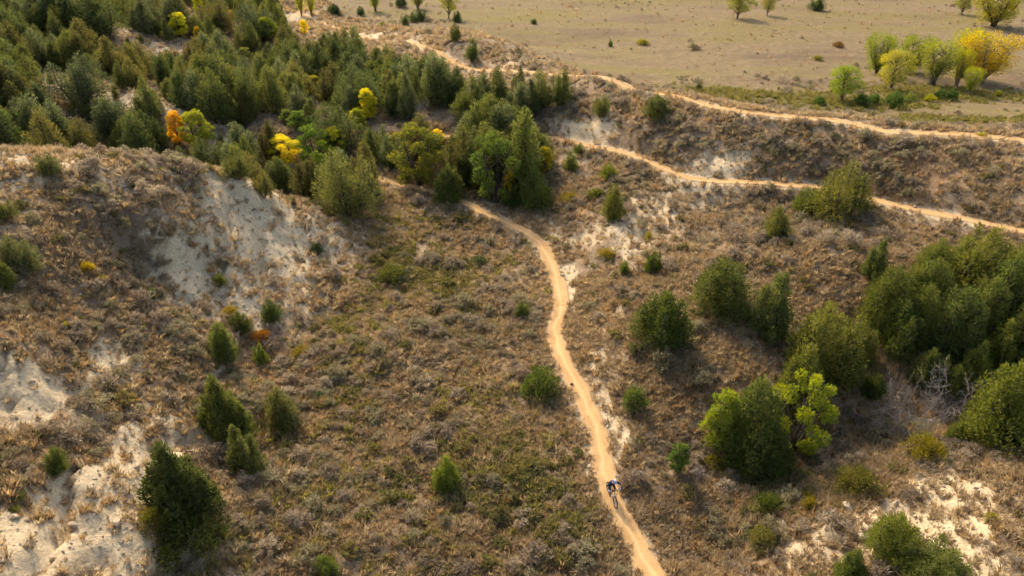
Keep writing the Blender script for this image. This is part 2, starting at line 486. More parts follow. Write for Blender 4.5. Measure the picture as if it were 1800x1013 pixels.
# ------------------------------------------------------------------ mesh helpers
def mesh_obj(name, verts, faces, material, parent=None, smooth=False, attrs=None, link=True):
    me = bpy.data.meshes.new(name)
    me.from_pydata([tuple(v) for v in verts], [], [tuple(f) for f in faces])
    if material:
        me.materials.append(material)
    if smooth:
        me.polygons.foreach_set('use_smooth', [True] * len(me.polygons))
    for k, (dom, vals) in (attrs or {}).items():
        a = me.attributes.new(k, 'FLOAT', dom)
        a.data.foreach_set('value', np.asarray(vals, np.float32))
    me.update()
    o = bpy.data.objects.new(name, me)
    if link:
        COL.objects.link(o)
    if parent:
        o.parent = parent
    return o

def tag(o, label=None, category=None, group=None, kind=None):
    for k, v in (('label', label), ('category', category), ('group', group), ('kind', kind)):
        if v:
            o[k] = v
    return o

def empty(name, loc=(0, 0, 0), rz=0, s=(1, 1, 1)):
    o = bpy.data.objects.new(name, None)
    COL.objects.link(o)
    o.location, o.rotation_euler, o.scale = loc, (0, 0, rz), s
    o.empty_display_size = .3
    return o

class Tubes:
    """tapered tubes gathered into one mesh"""
    def __init__(self):
        self.v, self.f = [], []

    def add(self, pts, rad, n=6, cap=True):
        pts = [Vector(p) for p in pts]
        b = len(self.v)
        up = Vector((0.31, .11, .94)).normalized()
        for i, p in enumerate(pts):
            d = (pts[min(i + 1, len(pts) - 1)] - pts[max(i - 1, 0)])
            d = d.normalized() if d.length > 1e-6 else Vector((0, 0, 1))
            a = d.cross(up)
            if a.length < .05:
                a = d.cross(Vector((1, 0, 0)))
            a.normalize()
            c = d.cross(a)
            r = rad[i] if hasattr(rad, '__len__') else rad
            for k in range(n):
                t = 2 * math.pi * k / n
                self.v.append(p + a * (r * math.cos(t)) + c * (r * math.sin(t)))
        for i in range(len(pts) - 1):
            for k in range(n):
                k2 = (k + 1) % n
                self.f.append((b + i * n + k, b + i * n + k2, b + (i + 1) * n + k2, b + (i + 1) * n + k))
        if cap:
            self.f.append(tuple(b + k for k in range(n))[::-1])
            self.f.append(tuple(b + (len(pts) - 1) * n + k for k in range(n)))
        return self

    def ring(self, c, axis, r, tube, n=28, m=6):
        c, axis = Vector(c), Vector(axis).normalized()
        a = axis.orthogonal().normalized()
        d = axis.cross(a)
        b = len(self.v)
        for i in range(n):
            t = 2 * math.pi * i / n
            o = a * math.cos(t) + d * math.sin(t)
            for k in range(m):
                s = 2 * math.pi * k / m
                self.v.append(c + o * (r + tube * math.cos(s)) + axis * (tube * math.sin(s)))
        for i in range(n):
            for k in range(m):
                i2, k2 = (i + 1) % n, (k + 1) % m
                self.f.append((b + i * m + k, b + i2 * m + k, b + i2 * m + k2, b + i * m + k2))
        return self

    def obj(self, name, material, parent=None, smooth=True):
        return mesh_obj(name, self.v, self.f, material, parent, smooth)

    def mesh(self, name, material):
        o = mesh_obj(name, self.v, self.f, material, None, True, None, False)
        return o.data

# ------------------------------------------------------------------ the ground sheet
def grow(start, step, ratio, end):
    out, x = [], start
    while x < end:
        step *= ratio
        x += step
        out.append(x)
    return out

gx = list(np.arange(-46, 46.01, .3))
gx += grow(46, .3, 1.055, 5000)
gx = sorted(gx + [-v for v in gx if v > 46.05])
gy = list(np.arange(17, 72, .28)) + grow(71.9, .28, 1.011, 150)
gy += grow(gy[-1], 1.05, 1.045, 6000)
gy = [-v for v in grow(-16.7, .3, 1.11, 4000)][::-1] + gy
gx, gy = np.array(gx), np.array(gy)
GX, GY = np.meshgrid(gx, gy)
fx, fy = GX.ravel(), GY.ravel()
td, tzz = trail_near(fx, fy)
fz = height(fx, fy, td, tzz)
nx, ny = len(gx), len(gy)
ii = (np.arange(ny - 1)[:, None] * nx + np.arange(nx - 1)).ravel()
faces = np.stack([ii, ii + 1, ii + nx + 1, ii + nx], 1)
me = bpy.data.meshes.new('ground')
me.vertices.add(len(fx))
me.vertices.foreach_set('co', np.stack([fx, fy, fz], 1).astype(np.float32).ravel())
me.loops.add(faces.size)
me.loops.foreach_set('vertex_index', faces.astype(np.int32).ravel())
me.polygons.add(len(faces))
me.polygons.foreach_set('loop_start', (np.arange(len(faces)) * 4).astype(np.int32))
me.polygons.foreach_set('loop_total', np.full(len(faces), 4, np.int32))
me.polygons.foreach_set('use_smooth', np.ones(len(faces), bool))
me.update()
me.validate()
ch_v = chalk_mask(fx, fy)
ch_v = np.maximum(ch_v, .72 * sstep(.9, .2, td) * (td > -5))
pl_v = plain_mask(fx, fy)
GREEN_PX = [(1650, 212, 200, 8), (1500, 180, 120, 14), (1300, 165, 90, 10), (700, 470, 60, 25), (880, 830, 110, 60), (700, 860, 60, 40), (960, 940, 70, 50), (780, 500, 60, 30), (1650, 165, 140, 12), (1380, 860, 60, 40)]
_g = at([(g[0], g[1]) for g in GREEN_PX])
GREEN = []
for p, g in zip(_g, GREEN_PX):
    q = p - np.array([0, 0, CAM_H])
    ppm = FPX / (q[1] * CP - q[2] * SP)
    GREEN.append((p[0], p[1], g[2] / ppm, g[3] / (ppm * (CAM_H - p[2]) / np.linalg.norm(q))))

def green_mask(x, y):
    m = np.zeros(x.shape)
    w = (fbm(x / 3, y / 3, 71, 3) - .5) * 4
    for cx, cy, rx, ry in GREEN:
        d2 = ((x + w - cx) / rx) ** 2 + ((y - w - cy) / ry) ** 2
        m = np.maximum(m, np.exp(-np.minimum(d2, 30) ** 1.5))
    return m

BRUSH_SHADE_PX = [(240, 400, 60, 50, 1), (230, 335, 90, 34, .9), (90, 470, 90, 40, .8), (150, 590, 90, 36, .7), (290, 550, 60, 30, .7), (40, 600, 60, 40, .7), (300, 300, 60, 14, .9), (1400, 800, 80, 40, .9),  # dense sagebrush, and shaded faces and hollows darkened by colour
            (1530, 780, 80, 30, .9), (1240, 620, 60, 30, .6), (1330, 570, 60, 40, .5), (1200, 250, 120, 40, .6), (620, 560, 60, 40, .5), (1470, 300, 200, 30, .5), (1100, 210, 70, 30, .7), (150, 760, 70, 30, .6), (620, 330, 60, 30, .5)]
OPEN_PX = [(830, 690, 60, 40, 1), (700, 770, 60, 50, .9), (640, 620, 40, 50, .6), (760, 720, 60, 40, .8), (650, 970, 120, 50, .9), (880, 620, 40, 60, .5), (1150, 740, 50, 60, .6), (1250, 640, 70, 40, .5), (1500, 560, 80, 50, .4)]

def patches(px):
    out = []
    for p, g in zip(at([(g[0], g[1]) for g in px]), px):
        q = p - np.array([0, 0, CAM_H])
        ppm = FPX / (q[1] * CP - q[2] * SP)
        out.append((p[0], p[1], g[2] / ppm, g[3] / (ppm * (CAM_H - p[2]) / np.linalg.norm(q)), g[4]))
    return out

def patch_mask(P, x, y, seed=171):
    m = np.zeros(x.shape)
    w = (fbm(x / 3, y / 3, seed, 3) - .5) * 3
    for cx, cy, rx, ry, s_ in P:
        m = np.maximum(m, s_ * np.exp(-np.minimum(((x + w - cx) / rx) ** 2 + ((y - w - cy) / ry) ** 2, 30) ** 1.3))
    return m

BRUSH_SHADE, OPEN = patches(BRUSH_SHADE_PX), patches(OPEN_PX)
br_v = patch_mask(BRUSH_SHADE, fx, fy)
gr_v = green_mask(fx, fy)
RUST = [(q[0], q[1], r_) for q, r_ in zip(at([(470, 640), (520, 700), (540, 650), (460, 600), (1000, 350), (1450, 850), (40, 540), (600, 720), (800, 620), (1580, 290)]), (2.5, 3.5, 2.5, 1.5, 3, 2, 3, 2.5, 3, 4))]
ru_v = np.zeros(len(fx))
for cx, cy, r_ in RUST:
    ru_v = np.maximum(ru_v, np.exp(-((fx - cx) ** 2 + (fy - cy) ** 2) / r_ ** 2))
for k, v in (('chalk', ch_v), ('plain', pl_v), ('green', gr_v), ('rust', ru_v), ('brush_shade', br_v)):
    a = me.attributes.new(k, 'FLOAT', 'POINT')
    a.data.foreach_set('value', v.astype(np.float32))
me.materials.append(M['ground'])
ground = bpy.data.objects.new('ground', me)
COL.objects.link(ground)
tag(ground, 'dry brown hillsides, chalky slopes and straw coloured flat', None, None, 'structure')

# ------------------------------------------------------------------ trails
def trail(line, z, hw, label):
    d = np.gradient(line, axis=0)
    d /= np.linalg.norm(d, axis=1)[:, None]
    nrm = np.stack([-d[:, 1], d[:, 0]], 1)
    s = np.arange(len(line)) * .4
    offs = np.array([-1.35, -1.1, -.95, -.75, -.5, -.2, .1, .4, .68, .9, 1.08, 1.35])
    prof = np.array([-.22, -.03, .02, .02, 0, -.03, -.035, -.01, .02, .02, -.03, -.22])
    edge = np.array([1, .9, .6, .3, .08, 0, 0, .05, .25, .6, .9, 1])
    V, E = [], []
    wl = hw * (1 + .85 * (fbm(s / 2.5, s * 0 + 3, 81, 3) - .5))
    wr = hw * (1 + .85 * (fbm(s / 2.5, s * 0 + 8, 91, 3) - .5))
    for k, o in enumerate(offs):
        w = (wl if o < 0 else wr)
        p = line + nrm * (o * w)[:, None]
        zz = z + prof[k] + (fbm(p[:, 0] / .5, p[:, 1] / .5, 95, 2) - .5) * .05
        V.append(np.stack([p[:, 0], p[:, 1], zz], 1))
        E.append(np.full(len(line), edge[k]))
    n, m = len(line), len(offs)
    V, E = np.concatenate(V), np.concatenate(E)
    F = [(k * n + i, (k + 1) * n + i, (k + 1) * n + i + 1, k * n + i + 1) for k in range(m - 1) for i in range(n - 1)]
    F = [f[::-1] for f in F]
    o = mesh_obj('dirt_trail', V, F, M['trail'], None, True, {'edge': ('POINT', E), 'across': ('POINT', np.repeat(offs, n))})
    tag(o, label, None, None, 'structure')
    return o

trail(*TRAILS[0], 'winding orange dirt trail along the valley floor that the cyclist rides')
trail(*TRAILS[1], 'narrow dirt trail cut across the right hillside halfway up the bluff')
trail(*TRAILS[2], 'dirt trail along the rim of the bluff beside the flat')

# ------------------------------------------------------------------ leafy plant builders
def leaves(centers, dirs, length, width, rng, flat=.5):
    """one slim kite of two triangles per leaf, along dirs"""
    n = len(centers)
    d = dirs / np.maximum(np.linalg.norm(dirs, axis=1), 1e-6)[:, None]
    r = rng.normal(size=(n, 3))
    s = np.cross(d, r)
    s /= np.maximum(np.linalg.norm(s, axis=1), 1e-6)[:, None]
    L = (length * rng.uniform(.65, 1.35, n))[:, None]
    W = (width * rng.uniform(.7, 1.3, n))[:, None]
    a = centers - d * L * .4
    b = centers + s * W * .5
    c = centers + d * L * .6
    e = centers - s * W * .5
    V = np.stack([a, b, c, e], 1).reshape(-1, 3)
    F = np.arange(n * 4).reshape(-1, 4)
    return V, F

def leaf_mesh(name, cents, dirs, length, width, material, rng, tint):
    V, F = leaves(cents, dirs, length, width, rng)
    return mesh_obj(name, V, F.tolist(), material, None, False, {'tint': ('FACE', tint)}, False).data

def lobes_to_leaves(lobes, n_leaf, rng, up=.6, shell=.55):
    """lobes: rows x,y,z, rx, rz.  leaves spread through each lobe, more toward its surface"""
    L = np.array(lobes)
    wgt = (L[:, 3] ** 1.4) * (L[:, 4] ** .7)
    cnt = np.maximum(8, (n_leaf * wgt / wgt.sum()).astype(int))
    C, D, T = [], [], []
    for (x, y, z, rx, rz), k in zip(L, cnt):
        q = rng.normal(size=(k, 3))
        q /= np.linalg.norm(q, axis=1)[:, None]
        rad = rng.uniform(shell ** 3, 1.0, k) ** (1 / 3) * rng.uniform(.85, 1.12, k)
        p = q * rad[:, None] * np.array([rx, rx, rz]) + np.array([x, y, z])
        ax = np.array([x, y, 0]) * .25
        C.append(p)
        D.append(q + np.array([0, 0, up]) + ax + rng.normal(size=(k, 3)) * .35)
        T.append(np.clip(rng.normal(.5, .17, k) + rng.normal(0, .19), 0, 1))
    return np.concatenate(C), np.concatenate(D), np.concatenate(T)

class Kind:
    """a plant prototype: trunk mesh, crown mesh, its height and its width"""
    def __init__(self, trunk, crown, h, w):
        self.trunk, self.crown, self.h, self.w = trunk, crown, h, w

def juniper_kind(seed, plumes, n_leaf=7000, fat=1.0, leaf=.24, width=None):
    """plumes: x, y, foot, top, radius for a tree 6 m tall - upright spires grown together"""
    rng = np.random.default_rng(seed)
    H = 6.0
    lobes = []
    t = Tubes()
    for cx, cy, z0, z1, r in plumes:
        hh_ = z1 - z0
        nl = int(8 + 5.5 * hh_ * (.5 + r / 1.6))
        for i in range(nl):
            f = (i + .4) / nl
            prof = min(1, .66 + f / .5) * max(.02, 1 - max(0, (f - .16) / .84) ** 1.35) ** .8
            a = i * 2.399963 + rng.uniform(-.6, .6)
            rr = r * prof * rng.uniform(.45, 1.05)
            sz = (.16 + .30 * r * (1 - .55 * f)) * rng.uniform(.65, 1.3) * fat
            sz = min(sz, .55)
            lobes.append((cx + rr * math.cos(a), cy + rr * math.sin(a), z0 + (.04 + .90 * f) * hh_, sz, sz * rng.uniform(1.3, 2.2)))
        lobes.append((cx, cy, z1 - .22, .13 * fat, .34))
        t.add([(cx * .35, cy * .35, -.3), (cx * .6, cy * .6, max(.4, z0)), (cx, cy, z0 + hh_ * .45), (cx, cy, z1 - .3)], [.14, .11, .07, .012], 6)
    for x, y, z, _, _ in lobes[::2]:
        b = min(plumes, key=lambda q: (q[0] - x) ** 2 + (q[1] - y) ** 2)
        t.add([(b[0] * .8, b[1] * .8, max(.2, z - .5 * math.hypot(x - b[0], y - b[1]) - .1)), (x, y, z + .1)], [.035, .010], 4, False)
    C, D, T = lobes_to_leaves(lobes, n_leaf, rng, 1.0, .55)
    keep = C[:, 2] > .05
    C, D, T = C[keep], D[keep], T[keep]
    crown = leaf_mesh('crown', C, D, leaf, leaf * .36, M['juniper'], rng, T)
    if width is None:
        width = 2 * np.percentile(np.hypot(C[:, 0], C[:, 1]), 96)
    return Kind(t.mesh('trunk', M['bark']), crown, H, width)

def plume_set(seed, ratio, foot=.25, round_=0.0):
    rng = np.random.default_rng(seed)
    W = 6 * ratio
    if ratio < .45:
        return [(0, 0, foot, 6.0, W * .46), (W * .16, rng.normal(0, .1), foot, 4.2, W * .30)]
    out = [(rng.normal(0, .06 * W), rng.normal(0, .06 * W), foot, 6.0, W * (.30 + .08 * round_))]
    k = 3 if ratio < .62 else 5 if ratio < .85 else 7
    for i in range(k):
        a = 2 * math.pi * i / k + rng.uniform(-.5, .5)
        d = W * rng.uniform(.17, .30)
        out.append((d * math.cos(a), d * math.sin(a), foot * rng.uniform(.6, 1.6), 6 * rng.uniform(.55, .90 + .08 * round_), W * rng.uniform(.19, .29)))
    return out

def broadleaf_kind(seed, ratio, H=6.0, bare=.16, n_leaf=5200, stems=2, size=.23, nl=34, bark='bark', spread=1.0, vase=False, clump=1.0):
    rng = np.random.default_rng(seed)
    Rm = H * ratio / 2
    lobes = []
    for i in range(nl):
        f = (i + .5) / nl
        h = bare + (1 - bare) * f
        hh = (h - bare) / (1 - bare)
        prof = math.sin(math.pi * min(1, .16 + .80 * hh)) ** .6 if not vase else (.45 + .75 * hh) * (1 - max(0, (hh - .78) / .22) ** 2 * .65)
        a = i * 2.399963 + rng.uniform(-.6, .6)
        rr = Rm * prof * rng.uniform(.25, .85) ** .8
        sz = H * .085 * rng.uniform(.65, 1.35) * clump * (.7 + .5 * ratio)
        lobes.append((rr * math.cos(a), rr * math.sin(a), min(h, .95) * H, sz, sz * (1.5 if vase else .85)))
    C, D, T = lobes_to_leaves(lobes, n_leaf, rng, .25 if not vase else .7, .3)
    crown = leaf_mesh('crown', C, D, size, size * .62, M['broadleaf'], rng, T)
    t = Tubes()
    for k in range(stems):
        a = 2 * math.pi * k / stems + rng.uniform(0, 1)
        o = .10 * H * (.35 if stems > 1 else 0)
        ex, ey = Rm * .45 * math.cos(a) * spread, Rm * .45 * math.sin(a) * spread
        if stems == 1:
            ex, ey = ex * .2, ey * .2
        t.add([(o * .5 * math.cos(a), o * .5 * math.sin(a), -.3), (o * math.cos(a), o * math.sin(a), .12 * H), (ex * .6, ey * .6, .45 * H), (ex, ey, .9 * H)],
              [.026 * H, .02 * H, .013 * H, .003 * H], 6)
        for j in range(k, nl, stems):
            x, y, z, _, _ = lobes[j]
            s = min(max((z / H - .22), .1), .8)
            t.add([(ex * s, ey * s, H * s * .95), ((x + ex * s) * .5, (y + ey * s) * .5, (z + H * s) * .5), (x, y, z)], [.009 * H, .006 * H, .002 * H], 4, False)
    return Kind(t.mesh('trunk', M[bark]), crown, H, 2 * Rm)

def shrub_kind(seed, ratio=1.3, H=1.6, n_leaf=1500, size=.15, material='broadleaf', nl=20, upd=.6):
    rng = np.random.default_rng(seed)
    Rm = H * ratio / 2
    lobes = []
    for i in range(nl):
        a = i * 2.399963 + rng.uniform(-.4, .4)
        q = math.sqrt((i + .5) / nl)
        rr = Rm * q * .8
        h = H * (1 - q ** 2 * .65) * rng.uniform(.5, .85)
        sz = H * .22 * rng.uniform(.7, 1.25)
        lobes.append((rr * math.cos(a), rr * math.sin(a), h, sz, sz * 1.15))
    C, D, T = lobes_to_leaves(lobes, n_leaf, rng, upd, .3)
    keep = C[:, 2] > .03
    crown = leaf_mesh('crown', C[keep], D[keep], size, size * .5, M[material], rng, T[keep])
    t = Tubes()
    for x, y, z, _, _ in lobes:
        t.add([(x * .08, y * .08, -.15), (x * .5, y * .5, z * .5), (x, y, z)], [.03, .02, .008], 4, False)
    return Kind(t.mesh('stems', M['bark']), crown, H, 2 * Rm)

JUN = [juniper_kind(100 + k, plume_set(100 + k, r_, f_, o_), n_) for k, (r_, f_, o_, n_) in enumerate(
    [(.32, .2, 0, 4600), (.42, .2, 0, 5200), (.48, .3, 0, 5600), (.54, .6, .6, 6000), (.60, .3, 1, 6400), (.64, .4, 0, 6800), (.70, .9, 1, 7200), (.78, .3, .5, 8000), (.92, .5, 1, 9000), (.56, 1.1, 1, 5600)])]
JUN_FINE = [juniper_kind(120 + k, plume_set(140 + k, r_, .15, o_), n_, .9, .25) for k, (r_, o_, n_) in enumerate(
    [(.36, 0, 7000), (.48, 0, 8000), (.56, .2, 9000), (.66, 0, 9500), (.78, .3, 11000), (.95, .4, 12000)])]
BIG = juniper_kind(150, [(-.15, 0, .2, 6.0, 1.0), (-.55, .2, .2, 5.2, .85), (.25, -.1, .2, 5.1, .9), (-1.0, 0, .2, 4.1, .85), (.85, 0, .2, 4.0, .95), (1.35, .1, .2, 3.1, .8), (-1.45, .1, .2, 2.9, .7), (0, -.8, .2, 3.7, 1.1), (.2, .8, .2, 3.8, 1.0)], 16000, .85, .23, 4.4)
DOME = juniper_kind(151, [(0, 0, .1, 6.0, 1.5), (1.0, .3, .1, 5.4, 1.2), (-1.1, 0, .1, 5.3, 1.2), (.3, -1.0, .1, 5.0, 1.3), (-.3, 1, .1, 5.2, 1.3), (1.6, -.3, .1, 4.0, 1.0), (-1.7, -.2, .1, 3.9, 1.0)], 13000, 1.1, .24)
ASH = [broadleaf_kind(200, .75, 6, .15, 5200, 2), broadleaf_kind(201, .95, 6, .12, 6200, 3), broadleaf_kind(202, .6, 6, .14, 4600, 1), broadleaf_kind(203, .95, 6, .10, 5200, 4, .21, 26, 'bark', 1.3, False, 1.0)]
COT = [broadleaf_kind(210, .62, 8, .28, 5600, 4, .21, 44, 'pale_bark', 1.1, True, 1.05), broadleaf_kind(211, .85, 8, .26, 7600, 7, .21, 60, 'pale_bark', 1.5, True, 1.0),
       broadleaf_kind(212, .75, 8, .28, 6000, 1, .21, 44, 'bark', 1, False, 1.1), broadleaf_kind(213, 1.05, 8, .18, 8600, 6, .21, 64, 'bark', 1.5, True, 1.0)]
SHR = [shrub_kind(220), shrub_kind(221, 1.6, 1.4), shrub_kind(222, 1.05, 1.8), shrub_kind(223, 1.4, 1.5, 2600, .11)]
SHRJ = [shrub_kind(230, 1.5, 1.6, 3200, .17, 'juniper', 24, .8), shrub_kind(231, 1.0, 2.0, 3200, .17, 'juniper', 24, .9)]

def place(kind, name, p, h, w, rz, color, label, cat, group=None, part='trunk', tilt=0):
    """stand a plant on the ground: thing > trunk, crown"""
    root = empty(name, p, rz, (w / kind.w, w / kind.w, h / kind.h))
    root.rotation_euler = (tilt, 0, rz)
    tag(root, label, cat, group)
    for nm, me in ((part, kind.trunk), ('crown', kind.crown)):
        c = bpy.data.objects.new(nm, me)
        c.parent = root
        c.color = (*color, 1)
        COL.objects.link(c)
    return root

def measure(u, vb, vt, wpx, back=.35):
    """pixel base, top and width -> foot point, height and width in metres"""
    p = at([(u, vb)])[0]
    q = p - np.array([0, 0, CAM_H])
    dep = q[1] * CP - q[2] * SP
    w = wpx * dep / FPX
    s = back * w
    hd = math.hypot(p[0], p[1])
    x, y = p[0] + p[0] / hd * s, p[1] + p[1] / hd * s
    z = float(height(np.array([x]), np.array([y]))[0])
    d = rays([(u, vt)])[0]
    t = y / d[1]
    h = max(CAM_H + d[2] * t - z, w * .5)
    return (x, y, z - .05), h, w

def pick(kinds, ratio, rnd=0):
    s = sorted(kinds, key=lambda k: abs(math.log(k.w / k.h / ratio)))
    return s[rnd % min(2, len(s))]

